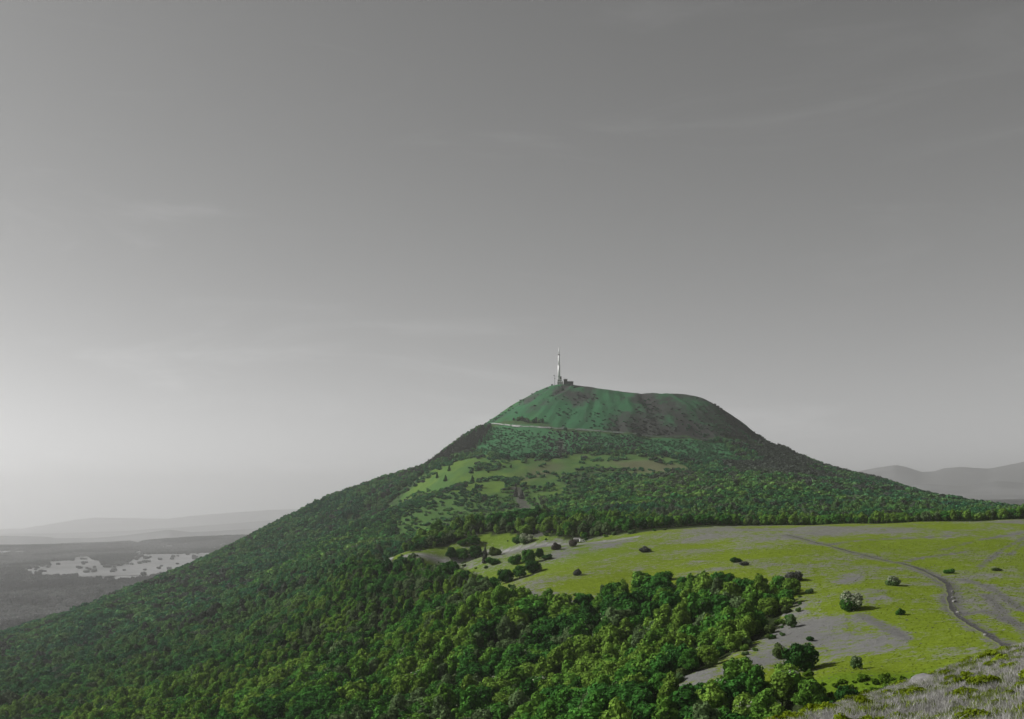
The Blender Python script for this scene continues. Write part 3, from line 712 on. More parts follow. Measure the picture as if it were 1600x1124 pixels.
scatter('conifer_wood', P[ck], rot[ck], scl[ck], tint[ck], kk[ck], [KINDS[k]['low'] for k in CONEKINDS], 'dark grey band of conifers on the flank under the summit railway', 'forest')
ck = keep & belt & ~con
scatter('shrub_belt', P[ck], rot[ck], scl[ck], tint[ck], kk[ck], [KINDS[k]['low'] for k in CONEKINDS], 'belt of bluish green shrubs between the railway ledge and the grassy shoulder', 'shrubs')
ck = keep & ~belt & ~con
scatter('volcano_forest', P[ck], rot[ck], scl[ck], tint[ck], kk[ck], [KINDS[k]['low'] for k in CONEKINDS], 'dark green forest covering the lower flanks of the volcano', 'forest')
# ---- low heath and scrub on the summit dome
x, y = jgrid(-150, 650, 2080, 2480, 6.0, 4)
ok = inside(DOME, x, y) & (seg_dist(RAIL, x, y) > 6); x, y = x[ok], y[ok]; z = gh(x, y); gg = np.random.default_rng(6)
a = np.arctan2(x - 235, 2620 - y); rr = np.hypot(x - 235, y - 2420)
g = fbm(a * 11 + fbm(x / 90, y / 90, 5, 2) * .9, rr / 400, 51, 4, .6)
dens = .02 + .45 * sstep(.45, .6, fbm(x / 45, y / 45, 57, 3)) * sstep(150, 300, rr) * sstep(-80, 200, x) + .35 * sstep(.5, .35, g)
ok = (gg.random(len(x)) < dens * sstep(70, 150, rr)) & (y < 2385); x, y, z = x[ok], y[ok], z[ok]; n = len(x)
hgt = gg.uniform(.8, 2.6, n); t_ = (fbm(x / 70, y / 70, 88, 3) + gg.random(n) * .3 + .25 * sstep(0, 400, x) > .78)[:, None]
tint = np.where(t_, (.050, .051, .049), (.034, .105, .056)) * gg.uniform(.7, 1.25, (n, 1))
scatter('heath', np.c_[x, y, z], np.c_[np.zeros(n), np.zeros(n), gg.uniform(0, 6.28, n)], np.c_[hgt * 1.5, hgt * 1.5, hgt], tint, gg.integers(0, 3, n), [KINDS['bush%d' % k]['low'] for k in range(3)], 'low heath and scrub growing on the summit dome', 'heath')

# ---- woods of the plain: clumps of trees
def clump(seed):
    g = np.random.default_rng(seed); L = []
    for k in range(11):
        a, r = g.uniform(0, 6.28), 12 * math.sqrt(g.random()); q = g.uniform(3.2, 5.5); L.append((r * math.cos(a), r * math.sin(a), g.uniform(5, 9), q, q, q * 1.2))
    o = bpy.data.objects.new('clump', unit_mesh('clump', crown(seed, L, 120, 2.2))); return o
CL = [clump(700 + i) for i in range(3)]
x, y = jgrid(-6200, -300, 2600, 9800, 20, 9)
d = np.hypot(x, y); ok = in_view(x, y, 60) & (x / y * F + 800 < 520) & (gh(x, y) < -180)
gg = np.random.default_rng(9)
infield = np.zeros(len(x), bool)
for f in FIELDS: infield |= inside(f, x, y, 22, 60)
edge_ = infield & ~(inside(FIELDS[0], x + 70, y + 60) & inside(FIELDS[0], x - 70, y - 60)) & (fbm(x / 60, y / 60, 96, 2) > .5)
dens = np.where(edge_, .12, np.where(infield, .006 + .10 * (fbm(x / 130, y / 130, 93, 3) > .68), .82))
ok &= gg.random(len(x)) < dens; x, y = x[ok], y[ok]; n = len(x)
v = (gg.uniform(.8, 1.25, n) * (.045 + .11 * sstep(.42, .68, fbm(x / 380, y / 900, 94, 5, .6)) + .05 * sstep(4200, 3000, y)))[:, None]  # clump greys lifted so the woods look hazier
s_ = gg.uniform(.7, 1.25, n)
scatter('valley_woods', np.c_[x, y, gh(x, y) - 2], np.c_[np.zeros(n), np.zeros(n), gg.uniform(0, 6.28, n)], np.c_[s_, s_, s_], np.repeat(v, 3, 1), gg.integers(0, 3, n), CL, 'grey hazy woods spread over the valley plain', 'woods')

# ------------------------------------------------------------------ single shrubs and trees of the meadow
def at(u, v, ymin=150):
    q = unproject(u, v, ymin); return q[0], q[1], float(gh(np.array([q[0]]), np.array([q[1]]))[0])
G_, DG, OL, YG, GR, BR, PG = (.045, .125, .020), (.026, .078, .016), (.078, .115, .034), (.095, .175, .026), (.082, .085, .075), (.10, .09, .075), (.085, .145, .05)
SHRUBS = [ # foot (u, v), width and height in pixels, kind, colour, name, label
 (1008,863,20,9,'bush0',GR,'shrub','low dark grey shrub alone on the upper meadow below the crest'),
 (1150,879,18,8,'bush2',DG,'shrub','low dark sprawling shrub beside a smaller one on the upper meadow'),
 (1163,884,17,6,'bush1',GR,'shrub','flat grey shrub at the foot of a dark sprawling shrub'),
 (1002,912,20,19,'bush0',OL,'shrub','tall olive shrub at the top edge of the wood'),
 (1037,908,32,14,'bush1',G_,'shrub','broad green shrub standing just above the wood on the meadow'),
 (1077,914,18,13,'bush0',G_,'shrub','green shrub paired with a brighter one above the grey strip'),
 (1092,914,17,15,'bush1',PG,'shrub','brighter green shrub of a touching pair above the grey strip'),
 (1125,908,24,12,'bush0',OL,'shrub','grey-olive shrub on the grey strip above the wood'),
 (1149,912,17,7,'bush2',GR,'shrub','flat dark grey shrub on the grey strip above the wood'),
 (1241,908,30,14,'bush1',GR,'shrub','dark grey mounded shrub behind a light green small tree'),
 (1236,930,26,26,'round2',YG,'small_tree','light green small tree at the upper corner of the wood'),
 (1396,915,23,14,'bloombush',PG,'flowering_shrub','pale flowering shrub alone on the upper meadow near the trail'),
 (1330,953,40,26,'bloombush',G_,'flowering_shrub','large white-topped flowering shrub with green skirt in the middle meadow'),
 (1236,981,18,19,'bloom0',PG,'small_tree','small pale-topped tree beside the grey bare patch'),
 (1407,961,15,10,'bush0',G_,'shrub','small dark green shrub between the trail and the flowering shrub'),
 (1482,896,19,7,'bush2',G_,'shrub','low green shrub just above the bend of the trail'),
 (1557,892,16,5,'bush2',OL,'shrub','low olive shrub beside the faint upper tracks'),
 (1219,1028,30,22,'bush0',OL,'shrub','olive rounded shrub beside the large dark tree on the meadow'),
 (1252,1049,46,42,'round3',DG,'dark_round_tree','large dark green round tree standing alone on the lower meadow'),
 (1338,1046,20,20,'bloom1',PG,'flowering_shrub','small pale flowering shrub on the lower meadow past the dark tree'),
 (1266,1002,13,7,'bush1',DG,'shrub','tiny dark shrub in the middle of the grey bare patch'),
 (902,899,14,10,'bush0',GR,'shrub','small dark shrub alone in the lower green corner of the meadow'),
 (869,859,15,11,'bush0',BR,'shrub','brownish shrub by the gravel track under the volcano'),
 (895,854,14,10,'bush1',BR,'shrub','brownish shrub beside the shelter on the gravel track'),
 (855,874,18,8,'bush2',DG,'shrub','low dark shrub just below the gravel track'),
 (822,849,22,14,'bloombush',PG,'flowering_shrub','pale flowering shrub at the foot of the volcano by the track'),
 (808,849,18,11,'bush1',G_,'shrub','green shrub next to the pale flowering shrub under the volcano'),
 (826,881,22,22,'round1',G_,'small_tree','green tree at the head of the hedge below the track'),
 (843,873,17,16,'round0',DG,'small_tree','dark green tree next to the head of the hedge below the track'),
 (804,882,20,14,'bush1',G_,'shrub','green bushy end of the hedge below the track'),
 (832,896,24,20,'round2',DG,'small_tree','dark round tree at the corner of the green meadow below the hedge'),
 (812,904,24,20,'round0',G_,'small_tree','round tree between the lower hedge and the meadow corner'),
 (790,911,26,21,'round1',DG,'small_tree','dark tree in the lower hedge row bordering the green meadow'),
 (739,852,18,15,'round3',G_,'small_tree','round green tree alone in the narrow strip of grass'),
 (722,852,15,8,'bush1',G_,'shrub','low green shrub beside the round tree in the grass strip'),
 (705,874,20,19,'round0',DG,'small_tree','dark tree at the far end of the upper hedge row'),
 (722,874,20,17,'round2',G_,'small_tree','green tree second in the upper hedge row'),
 (743,872,22,19,'round1',DG,'small_tree','dark round tree in the middle of the upper hedge row'),
 (758,880,11,24,'conifer1',GR,'conifer_tree','grey-brown narrow conifer sticking out of the upper hedge row'),
 (774,868,22,13,'bush0',OL,'shrub','olive shrub closing the upper hedge row near the track'),
 (770,882,22,10,'bush1',G_,'shrub','light green shrub in the grass between the two hedge rows'),
 (702,736,6,9,'conifer0',DG,'conifer_tree','dark small conifer on the grassy shoulder, uppermost of a pair'),
 (747,735,8,8,'conifer1',DG,'conifer_tree','dark broad conifer high on the grassy shoulder'),
 (798,731,5,5,'bush0',DG,'shrub','tiny dark shrub near the top of the grassy shoulder'),
 (683,747,5,9,'conifer0',DG,'conifer_tree','dark narrow conifer at the outer end of the grassy shoulder'),
 (696,752,7,9,'conifer1',DG,'conifer_tree','dark conifer beside a low bush on the grassy shoulder'),
 (738,754,8,10,'conifer1',DG,'conifer_tree','dark broad conifer at the lower rim of the grassy shoulder'),
 (763,739,4,4,'bush1',DG,'shrub','tiny dark shrub in the middle of the grassy shoulder'),
 (806,776,7,18,'conifer0',GR,'conifer_tree','grey dead-looking conifer at the head of the gully'),
 (815,779,8,14,'conifer1',GR,'conifer_tree','shorter grey conifer beside the gully scar'),
 (1325,1104,42,30,'bush1',DG,'shrub','dark dense shrub just under the grassy brow'),
 (1290,1108,34,22,'bush0',G_,'shrub','green shrub in the thicket under the grassy brow'),
 (1262,1100,32,22,'bush2',(.05,.11,.014),'shrub','bright green shrub below the large dark meadow tree'),
]
for k, (u, v, wp, hp, kn, col, nm, lab) in enumerate(SHRUBS):
    X, Y, Z = at(u, v); m = Y / F; hh = hp * m * 1.08
    base_w = {'bush0': 1.5, 'bush1': 1.85, 'bush2': 2.2, 'bloombush': 1.6, 'conifer0': .42, 'conifer1': .5, 'bloom0': 1.15, 'bloom1': 1.15}.get(kn, 1.0)
    ww = wp * m / base_w * 1.05
    tree(nm, kn, (X, Y, Z - .04 * hh), (ww, ww * random.uniform(.9, 1.1), hh), random.uniform(0, 6.28), col, lab, 'tree' if 'tree' in nm else 'shrub')
gg = np.random.default_rng(77); cx_, cy_ = gg.uniform(-150, 140, 9000), gg.uniform(285, 860, 9000)
def near_wood(x, y, r): return sum((~inside(MEADOW, x + r * math.cos(k), y + r * math.sin(k))).astype(int) for k in np.arange(0, 6.28, .785))
ok = inside(MEADOW, cx_, cy_) & in_view(cx_, cy_, -20) & (near_wood(cx_, cy_, 11) > 0) & ~((cx_ > 95) & (cy_ < 330))
cx_, cy_ = cx_[ok][:90], cy_[ok][:90]; czz = gh(cx_, cy_); nw = near_wood(cx_, cy_, 5)
for k in range(len(cx_)):
    hh = float(gg.uniform(1.0, 2.2) * (1.5 if nw[k] > 2 else 1)); ci = int(gg.integers(0, 4)); cl_, cw = ((G_, 'green'), (PG, 'pale green'), (OL, 'olive'), (YG, 'yellow-green'))[ci]
    sz = 'bushy' if hh > 2.2 else 'small'; dist = 'hard against the trees' if nw[k] > 2 else 'a few steps out from the trees'
    lab = '%s %s shrub on the meadow edge, %s' % (sz, cw, dist)
    ww = hh * float(gg.uniform(.7, 1.0)); tree('shrub', 'bush%d' % gg.integers(0, 3), (cx_[k], cy_[k], czz[k] - .05), (ww, ww, hh), float(gg.uniform(0, 6.28)), np.array(cl_) * gg.uniform(.8, 1.2), lab, 'shrub', lab)
# shrubby ground along the foot of the slope, under the large dark tree
x, y = jgrid(40, 130, 215, 330, 2.6, 12); gg = np.random.default_rng(12)
uu = x / y * F + 800; zz = gh(x, y); vv = HV - zz / y * F
ok = (uu > 1255) & (uu < 1440) & (vv > 1058 + (uu - 1255) * .02) & (fbm(x / 9, y / 9, 14, 3) > .42)
x, y, zz = x[ok], y[ok], zz[ok]; n = len(x); hgt = gg.uniform(.5, 1.5, n)
scatter('bracken', np.c_[x, y, zz], np.c_[np.zeros(n), np.zeros(n), gg.uniform(0, 6.28, n)], np.c_[hgt * 1.1, hgt * 1.1, hgt], np.array((.075, .14, .012)) * gg.uniform(.55, 1.2, (n, 1)), gg.integers(0, 3, n),
    [KINDS['bush%d' % k]['low'] for k in range(3)], 'low leafy green undergrowth between the lower meadow and the brow', 'undergrowth')

# ------------------------------------------------------------------ grass
def tuft(name, seed, blades, wd, spread, curl):
    g = np.random.default_rng(seed); V = []; Q = []; T = []; lf = []
    for k in range(blades):
        a = g.uniform(0, 6.28); b0 = np.array([g.normal() * .16, g.normal() * .16, -.05]); hgt = g.uniform(.55, 1.05); lean = g.uniform(.1, 1) * spread
        dv = np.array([math.cos(a), math.sin(a), 0]); sv = np.array([-dv[1], dv[0], 0]) * wd * g.uniform(.6, 1.2)
        pts = [b0 + dv * lean * t ** 1.7 + np.array([0, 0, 1]) * hgt * (t - curl * t ** 3 * lean) for t in (0, .4, .75, 1)]
        i = len(V); V += [pts[0] - sv, pts[0] + sv, pts[1] - sv * .9, pts[1] + sv * .9, pts[2] - sv * .6, pts[2] + sv * .6, pts[3]]
        Q += [(i, i+1, i+3, i+2), (i+2, i+3, i+5, i+4)]; T.append((i+4, i+5, i+6)); lf.append(g.random())
    lf = np.array(lf)
    me = nmesh(name, np.array(V), [np.array(Q), np.array(T)], M['grass'], False, None, dict(leaf=np.r_[np.repeat(lf, 2), lf], bloom=np.zeros(len(Q) + len(T))))
    return bpy.data.objects.new(name, me)
TUFTS = [tuft('dry_tuft', 1, 46, .016, .75, .45), tuft('dry_tuft', 2, 40, .014, 1.0, .5), tuft('dry_tuft', 3, 30, .012, .5, .3), tuft('green_tuft', 4, 54, .03, .8, .4), tuft('green_tuft', 5, 44, .036, .6, .35)]
LEAFY = [KINDS['bush1']['joined'], KINDS['bush2']['joined']]
gg = np.random.default_rng(21)
N = 150000
r_ = 7 + 42 * gg.random(N) ** .8; a_ = np.radians(gg.uniform(2, 44, N)); x = r_ * np.sin(a_); y = r_ * np.cos(a_); z = gh(x, y)
nc = 620; rc = 8 + 38 * gg.random(nc) ** .9; ac = np.radians(gg.uniform(4, 44, nc)); cxy = np.c_[rc * np.sin(ac), rc * np.cos(ac)]; cr_ = gg.uniform(.07, .24, nc)
ok = gg.random(N) < .34; x, y, z, r_ = x[ok], y[ok], z[ok], r_[ok]; n0 = len(x)
mm = gg.integers(10, 34, nc); own = np.repeat(np.arange(nc), mm); gx = cxy[own, 0] + gg.normal(size=len(own)) * cr_[own]; gy = cxy[own, 1] + gg.normal(size=len(own)) * cr_[own]
x = np.r_[x, gx]; y = np.r_[y, gy]; z = gh(x, y); n = len(x); isg = np.arange(n) >= n0
isg[:n0] = gg.random(n0) < .06
hh = np.where(isg, gg.uniform(.08, .19, n), gg.uniform(.08, .22, n)); kk = np.where(isg, 3 + gg.integers(0, 2, n), gg.integers(0, 3, n))
lf = isg & (gg.random(n) < .03); kk[lf] = 5 + gg.integers(0, 2, lf.sum()); hh[lf] = gg.uniform(.10, .24, lf.sum())
dryc = np.array((.36, .352, .335)) * gg.uniform(.6, 1.25, (n, 1)); grc = np.array((.15, .20, .014)) * gg.uniform(.6, 1.3, (n, 1)); mixd = (gg.random(n) < .07)[:, None]
tint = np.where(isg[:, None], grc, np.where(mixd, grc * .8 + .04, dryc))
sw = hh * gg.uniform(.9, 1.5, n)
scatter('brow_grass', np.c_[x, y, z], np.c_[gg.normal(0, .18, n), gg.normal(-.25, .2, n), gg.uniform(0, 6.28, n)], np.c_[sw, sw, hh], tint, kk, TUFTS + LEAFY, 'dry pale and yellow-green grass tufts on the near brow', 'grass')
# tussocks over the meadow
x, y = jgrid(-60, 340, 225, 640, 2.1, 31); gg = np.random.default_rng(31)
ok = inside(MEADOW, x, y) & in_view(x, y, 40) & (seg_dist(TRAIL, x, y) > 2.2)
dry = np.zeros(len(x), bool)
for p in DRY: dry |= inside(p, x, y, 7, 16)
ok &= gg.random(len(x)) < np.where(dry, .10, .55) * (.5 + fbm(x / 12, y / 12, 33, 2))
x, y, dry = x[ok], y[ok], dry[ok]; n = len(x); hh = gg.uniform(.10, .24, n)
tint = np.where((gg.random(n) < .22)[:, None] | dry[:, None], (.19, .185, .175), (.15, .20, .013)) * gg.uniform(.65, 1.15, (n, 1))
sw = hh * gg.uniform(2.5, 5, n)
scatter('meadow_tussocks', np.c_[x, y, gh(x, y)], np.c_[np.zeros(n), np.zeros(n), gg.uniform(0, 6.28, n)], np.c_[sw, sw, hh], tint, gg.integers(0, 2, n), TUFTS[3:], 'yellow-green grass tussocks over the meadow', 'grass')

# ------------------------------------------------------------------ the worn footpath, its stones and the earth mound on the brow
def resample(line, step):
    seg = np.hypot(*np.diff(line, axis=0).T); s = np.r_[0, np.cumsum(seg)]; q = np.arange(0, s[-1], step)
    # smooth with a short running mean
    X = np.interp(q, s, line[:, 0]); Y = np.interp(q, s, line[:, 1]); k = np.ones(5) / 5
    for _ in range(2): X[2:-2] = np.convolve(X, k, 'valid'); Y[2:-2] = np.convolve(Y, k, 'valid')
    return np.c_[X, Y]
def soil_material():
    m, t, p = newmat('trodden_soil'); geo = node(t, 'ShaderNodeNewGeometry').outputs['Position']
    lip = node(t, 'ShaderNodeAttribute', attribute_name='lip').outputs['Fac']
    a = mixrgb(t, ramp(t, noise(t, 1.1, 5, .65, geo), .35, .65), (.04, .039, .038, 1), (.095, .093, .09, 1)); g = mixrgb(t, ramp(t, noise(t, 1.7, 4, .6, geo), .4, .6), (.11, .145, .02, 1), (.13, .125, .115, 1))
    t.links.new(mixrgb(t, ramp(t, math2(t, 'ADD', lip, math2(t, 'MULTIPLY', math2(t, 'SUBTRACT', noise(t, .8, 4, .6, geo), .5), 1.2)), .45, .6), a, g), p.inputs['Base Color'])
    p.inputs['Roughness'].default_value = 1; p.inputs['Specular IOR Level'].default_value = 0
    b = node(t, 'ShaderNodeBump'); b.inputs['Distance'].default_value = .2; t.links.new(noise(t, 2.2, 5, .6, geo), b.inputs['Height']); t.links.new(b.outputs[0], p.inputs['Normal'])
    return m
M['soil'] = soil_material()
L_ = resample(TRAIL, 1.6); tan = np.gradient(L_, axis=0); tan /= np.linalg.norm(tan, axis=1, keepdims=True); nrm = np.c_[tan[:, 1], -tan[:, 0]]
nrm *= np.where(nrm[:, :1] < 0, -1, 1)
q = np.arange(len(L_)); wv = .10 + .95 * fbm(q / 3.5, q * 0, 3, 3) + .25 * sstep(len(L_) * .45, len(L_) * .8, q) + .55 * np.exp(-((q - np.argmin(np.abs(L_[:, 1] - 455))) / 26.) ** 2)
cols = []
for off, dz, lp in ((-2.4, -.25, 1), (-1.35, .12, .8), (-1.0, .12, .35), (-.5, .06, 0), (.4, .06, 0), (.95, .10, .2), (1.35, .20, .7), (2.1, -.25, 1)):
    pw = L_ + nrm * (off * wv * (1 + (fbm(q / 5., q * 0 + off * 7, 8, 2) - .5) * .5))[:, None]
    cols.append(np.c_[pw, gh(pw[:, 0], pw[:, 1]) + dz * (.7 + .6 * fbm(q / 7., q * 0 + off, 5, 2))])
Vp = np.stack(cols, 1); nn_, kk_ = Vp.shape[:2]; ii, jj = np.meshgrid(np.arange(nn_ - 1), np.arange(kk_ - 1), indexing='ij')
Qp = np.stack([ii * kk_ + jj, ii * kk_ + jj + 1, (ii + 1) * kk_ + jj + 1, (ii + 1) * kk_ + jj], -1).reshape(-1, 4)
tag(link('footpath', nmesh('footpath', Vp.reshape(-1, 3), Qp, M['soil'], True, dict(lip=np.tile((1, .8, .35, 0, 0, .2, .7, 1), nn_)))), 'dark worn footpath winding down across the meadow', 'path', kind='structure')
def stone(seed, sx, sy, sz):
    g = np.random.default_rng(seed); V, Fq = ICO2; k = V * (1 + (fbm(V[:, 0] * 1.3 + seed, V[:, 1] * 1.3 + V[:, 2], seed, 3) - .5)[:, None] * .8)
    k = np.sign(k) * np.abs(k) ** .85
    return nmesh('stone', k * (sx, sy, sz), Fq, M['rock'], False)
for k, (u, v, s_, lab) in enumerate([(1489,935,.7,'small pale stone on the bank at the narrow bend of the footpath'), (1491,941,1.0,'largest pale stone on the bank of the footpath bend'), (1497,958,.7,'pale stone beside the footpath below its bend'),
        (1488,925,.55,'little stone on the path bank above the bend'), (1539,993,.6,'stone beside the lower stretch of the footpath')]):
    X, Y, Z = at(u, v); tag(link('stone', stone(40 + k, s_, s_ * .8, s_ * .7), None, (X, Y, Z + .15), k * 1.3), lab, 'stone')
X, Y, Z = at(1443, 1066, 15)
g_ = MB()
V, Fq = ICO2; V = V * (1 + (fbm(V[:, 0] * 2, V[:, 1] * 2 + V[:, 2], 5, 3) - .5)[:, None] * .7) * (.5, .5, .2)
tag(link('earth_mound', nmesh('earth_mound', V, Fq, M['rock'], True), None, (X, Y, Z + .05)), 'bare grey earth mound on the edge of the grassy brow', 'mound')

# ------------------------------------------------------------------ railway ledge and its retaining walls round the dome
L_ = resample(RAIL, 5); nrm = np.tile((0., -1.), (len(L_), 1)); tan = np.gradient(L_, axis=0); tan /= np.linalg.norm(tan, axis=1, keepdims=True); nrm = np.c_[tan[:, 1], -tan[:, 0]]
zc = gh(L_[:, 0], L_[:, 1]); kz = np.ones(9) / 9; zs = zc.copy(); zs[4:-4] = np.convolve(zc, kz, 'valid')
def strip(name, L, nrm, zc, offs, mat):
    V = np.stack([np.c_[L + nrm * o, zc + dz] for o, dz in offs], 1); n, k = V.shape[:2]; ii, jj = np.meshgrid(np.arange(n - 1), np.arange(k - 1), indexing='ij')
    Q = np.stack([ii * k + jj, (ii + 1) * k + jj, (ii + 1) * k + jj + 1, ii * k + jj + 1], -1).reshape(-1, 4)
    caps = [tuple(range(k)), tuple((n - 1) * k + i for i in range(k))]
    return nmesh(name, V.reshape(-1, 3), [Q, np.array(caps)], mat, False)
M['ballast'] = plain_material('ballast', (.17, .20, .17), .95, .3, .2)
tag(link('railway_ledge', strip('railway_ledge', L_, nrm, zs, [(4.4, -1.6), (3.6, .4), (-2.5, .4), (-3.2, 1.8), (-6, 1.8)], M['ballast'])), 'thin railway ledge cut round the summit dome', 'railway', kind='structure')
for u0, u1, hh, lab in ((771,790,.8,'thin pale retaining wall at the outer end of the railway ledge'), (793,800,1.3,'short pale retaining wall on the railway ledge'), (803,815,1.9,'bright pale retaining wall in the middle of the ledge'),
        (842,861,1.6,'long bright retaining wall where the ledge turns onto the dome face'), (930,938,1.5,'isolated pale retaining wall on the dark part of the ledge')):
    uu = L_[:, 0] / L_[:, 1] * F + 800
    qu = np.linspace(u0, u1, max(3, int((u1 - u0) / 3)))
    P2 = np.c_[np.interp(qu, uu, L_[:, 0]), np.interp(qu, uu, L_[:, 1])]; N2 = np.c_[np.interp(qu, uu, nrm[:, 0]), np.interp(qu, uu, nrm[:, 1])]; Z2 = np.interp(qu, uu, zs)
    Z2 = Z2 + .25 * np.random.default_rng(int(u0)).normal(size=len(Z2))
    tag(link('retaining_wall', strip('retaining_wall', P2, N2, Z2, [(5.2, -hh * 1.1), (4.9, hh * .55), (4.0, hh * .55), (3.8, -hh * 1.1)], M['stone'])), lab, 'wall', kind='thing')

# ------------------------------------------------------------------ the summit: transmission mast, observatory, small mast, hut
SX, SY = (873 - 800) / F * 2400, 2402.0
SZ = float(gh(np.array([SX]), np.array([SY]))[0])
mast = tag(link('transmission_mast', None, None, (SX, SY, SZ)), 'tall white tapering transmission mast on the summit', 'mast')
m = MB(); m.box(-3.5, 9.5, -5, 5, -4, 5.5); m.build('base_block', M['pale'], mast)
m = MB(); m.box(-3.0, 6.5, -4, 4, 5.5, 11.5); bb = m.build('machine_floor', M['white'], mast)
for k in range(4):
    m = MB(); m.box(-2.3 + k * 2.2, -.9 + k * 2.2, -4.12, -3.98, 7.6, 9.8); m.build('window', M['glass'], bb)
m = MB(); m.lathe([(3.2, 11.5), (3.0, 14.5), (2.5, 15.2)], 20, .6); m.build('collar', M['white'], mast, smooth=False)
m = MB(); m.box(2.6, 6.2, -2.6, 2.0, 11.5, 17.6); m.build('equipment_box', M['grey'], mast)
m = MB(); m.lathe([(2.8, 15.2), (2.65, 30), (2.5, 42)], 24, .6); m.build('lower_shaft', M['white'], mast, smooth=True)
m = MB(); m.lathe([(1.9, 42), (1.8, 52), (1.65, 64)], 20, .4); m.build('upper_shaft', M['white'], mast, smooth=True)
m = MB(); m.lathe([(2.1, 41.6), (2.9, 41.9), (2.9, 42.5), (2.0, 42.8)], 20, .5); m.build('service_ring', M['pale'], mast)
m = MB(); m.lathe([(1.2, 63.4), (2.8, 63.8), (2.8, 64.6), (1.1, 64.9)], 20, .4); m.build('top_ring', M['grey'], mast)
m = MB(); m.lathe([(1.25, 64.5), (1.1, 74), (.4, 80.5)], 14, .4); m.build('tip', M['white'], mast, smooth=True)
for sx_ in (-2.9, 7.2):
    m = MB(); m.box(sx_, sx_ + 1.2, -5.6, -5.0, -4, 8); m.build('buttress', M['pale'], mast)
x0 = -8.6
sm = tag(link('lattice_mast', None, None, (SX + x0, SY - 1, float(gh(np.array([SX + x0]), np.array([SY - 1]))[0]))), 'slim grey antenna mast with tilted dish beside the white mast', 'mast')
m = MB()
for a in range(3):
    ca, sa = math.cos(a * 2.094) * .75, math.sin(a * 2.094) * .75; m.tube([(ca, sa, -1), (ca * .5, sa * .5, 20)], [.22, .16], 6)
    cb, sb = math.cos((a + 1) * 2.094) * .75, math.sin((a + 1) * 2.094) * .75
    for k in range(7): f0, f1 = 1 - .5 * k / 7, 1 - .5 * (k + 1) / 7; m.tube([(ca * f0, sa * f0, k * 2.8), (cb * f1, sb * f1, k * 2.8 + 2.8)], [.09, .09], 4)
m.build('lattice', M['grey'], sm)
m = MB(); m.tube([(-1.6, 0, 21.4), (-1.0, 0, 20.6), (-.5, 0, 19.8)], [1.7, 1.2, .3], 14); m.build('dish', M['grey'], sm)
m = MB(); m.tube([(.4, -.6, 14.5), (.4, -1.3, 14.5)], [1.3, .5], 14); m.build('panel_antenna', M['grey'], sm)
hx = -14.2; hz = float(gh(np.array([SX + hx]), np.array([SY]))[0])
hut = tag(link('summit_hut', None, None, (SX + hx, SY, hz)), 'small dark hut beside the slim antenna mast', 'hut')
m = MB(); m.box(-2.2, 2.2, -2, 2, -2, 2.3); m.build('wall', M['dark'], hut)
m = MB(); m.add([(-2.6, -2.4, 2.3), (2.6, -2.4, 2.3), (2.6, 2.4, 2.3), (-2.6, 2.4, 2.3), (-2.6, 0, 3.5), (2.6, 0, 3.5)], [(3, 2, 1, 0), (0, 1, 5, 4), (2, 3, 4, 5)], [(1, 2, 5), (3, 0, 4)]); m.build('roof', M['roof'], hut)
m = MB(); m.box(-.5, .5, -2.1, -1.99, -.2, 1.9); m.build('door', M['grey'], hut)
ox = 21.; oz = float(gh(np.array([SX + ox]), np.array([SY + 2.]))[0])
ob = tag(link('observatory', None, None, (SX + ox, SY + 2, oz)), 'dark stone observatory with stepped flat roofs beside the white mast', 'building')
m = MB(); m.box(-10, -2.5, -4, 5, -6, 11.2); tw = m.build('tower_block', M['dark'], ob)
m = MB(); m.box(-10.4, -2.1, -4.4, 5.4, 11.2, 11.9); m.build('parapet', M['roof'], tw)
m = MB(); m.box(-2.5, 10.5, -3.5, 5, -6, 6.6); wg = m.build('wing', M['dark'], ob)
m = MB(); m.box(-2.3, 10.9, -3.9, 5.4, 6.6, 7.3); m.build('parapet', M['roof'], wg)
for k in range(5):
    m = MB(); m.box(-1.5 + k * 2.4, -.3 + k * 2.4, -3.62, -3.48, 3.2, 5.2); m.build('window', M['glass'], wg)
for k in range(2):
    for f in range(2): m = MB(); m.box(-9 + k * 3.2, -7.6 + k * 3.2, -4.12, -3.98, 3 + f * 4.2, 5.4 + f * 4.2); m.build('window', M['glass'], tw)
for k, (ax, hh) in enumerate(((-9.6, 5.0), (-6.5, 2.6), (-3.0, 3.2))):
    m = MB(); m.tube([(ax, 0, 11.8), (ax, 0, 11.8 + hh)], [.3, .15], 6); m.build('aerial', M['grey'], tw)

# ------------------------------------------------------------------ shelter and parked van by the track
X, Y, Z = at(901.5, 848)
sh = tag(link('timber_shelter', None, None, (X, Y, Z), .12), 'small pale grey open timber shelter at the forest edge', 'shelter')
for ax in (-1.9, 1.9):
    for ay in (-1.1, 1.1): m = MB(); m.box(ax - .13, ax + .13, ay - .13, ay + .13, -.3, 2.4); m.build('post', M['timber'], sh)
m = MB(); m.add([(-2.4, -1.7, 2.35), (2.4, -1.7, 2.35), (2.4, 1.7, 2.35), (-2.4, 1.7, 2.35), (-2.4, 0, 3.4), (2.4, 0, 3.4)], [(3, 2, 1, 0), (0, 1, 5, 4), (2, 3, 4, 5)], [(1, 2, 5), (3, 0, 4)]); m.build('roof', M['timber'], sh)
m = MB(); m.box(-1.7, 1.7, .85, 1.0, .1, 2.3); m.build('back_wall', M['timber'], sh)
m = MB(); m.box(-1.5, 1.5, .2, .8, .4, .5); m.build('bench', M['timber'], sh)
X, Y, Z = at(910, 847.5)
va = tag(link('parked_van', None, None, (X, Y, Z), .10), 'small white van parked beside the timber shelter', 'van')
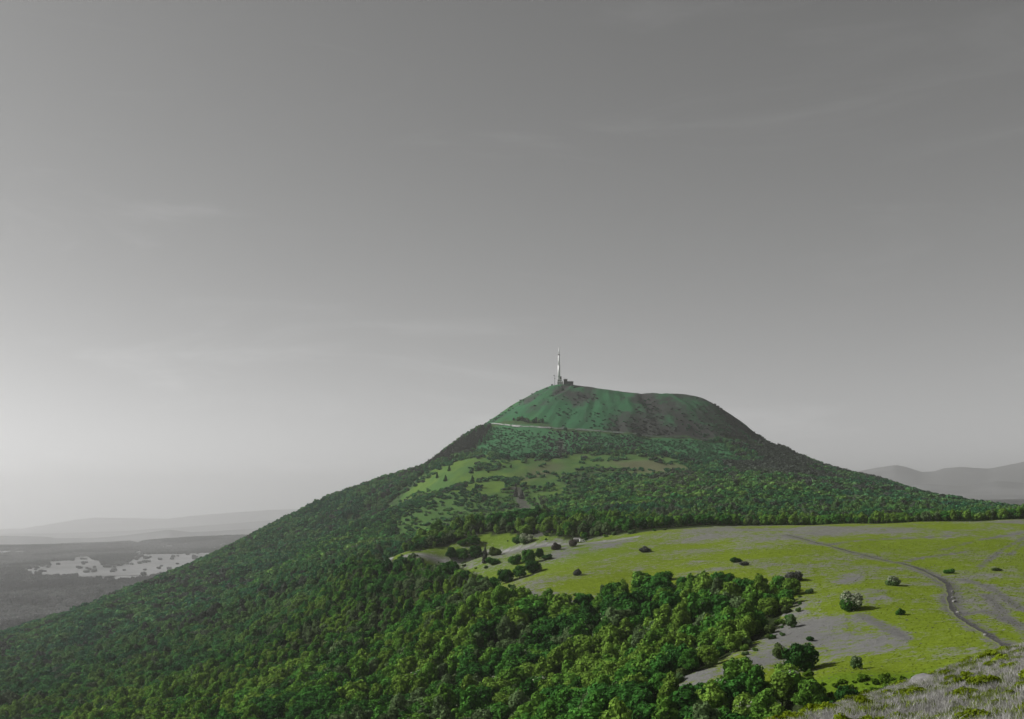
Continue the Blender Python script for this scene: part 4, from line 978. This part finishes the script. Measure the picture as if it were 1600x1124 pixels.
prof = [(-2.1, .35), (2.05, .35), (2.1, .95), (1.75, 1.15), (1.15, 1.95), (.9, 2.05), (-2.0, 2.05), (-2.12, 1.9)]
def slab(prof, y0, y1): 
    n = len(prof); m = nmesh('body', [(a, y0, b) for a, b in prof] + [(a, y1, b) for a, b in prof], [np.array([(i, (i + 1) % n, n + (i + 1) % n, n + i) for i in range(n)]), np.array([tuple(range(n))[::-1], tuple(range(n, 2 * n))])], M['white']); return m
link('body', slab(prof, -.9, .9), va)
m = MB(); m.add([(1.70, -.78, 1.22), (1.70, .78, 1.22), (1.22, .74, 1.86), (1.22, -.74, 1.86)], [(0, 1, 2, 3)]); ws = m.build('windscreen', M['glass'], va, (.03, 0, .02))
for s_ in (-1, 1):
    m = MB(); m.box(.15, 1.15, s_ * .905 - .01, s_ * .905 + .01, 1.2, 1.85); m.build('side_window', M['glass'], va)
    for ax in (-1.35, 1.3):
        m = MB(); m.tube([(ax, s_ * .72, .34), (ax, s_ * .93, .34)], [.34, .34], 18); wh = m.build('wheel', M['rubber'], va)
        m = MB(); m.tube([(ax, s_ * .93, .34), (ax, s_ * .945, .34)], [.19, .19], 14); m.build('rim', M['grey'], wh)
    m = MB(); m.box(2.06, 2.13, s_ * .65 - .15, s_ * .65 + .15, .72, .9); m.build('headlight', M['pale'], va)

# ------------------------------------------------------------------ the hazy air
m = MB(); m.box(-31500, 31500, -31500, 31500, float(GZ.min()) - 1.5, max(float(GZ.max()), SZ + 90) + 8)
hz_ = m.build('haze', None)
hm = bpy.data.materials.new('haze'); hm.use_nodes = True; t = hm.node_tree; t.nodes.remove(t.nodes['Principled BSDF'])
pv = t.nodes.new('ShaderNodeVolumePrincipled'); pv.inputs['Density'].default_value = HAZE; pv.inputs['Color'].default_value = (.97, .97, .97, 1); pv.inputs['Anisotropy'].default_value = .62
t.links.new(pv.outputs[0], t.nodes['Material Output'].inputs['Volume'])
hz_.data.materials.append(hm); tag(hz_, 'pale grey haze over the whole landscape', 'haze', kind='stuff')
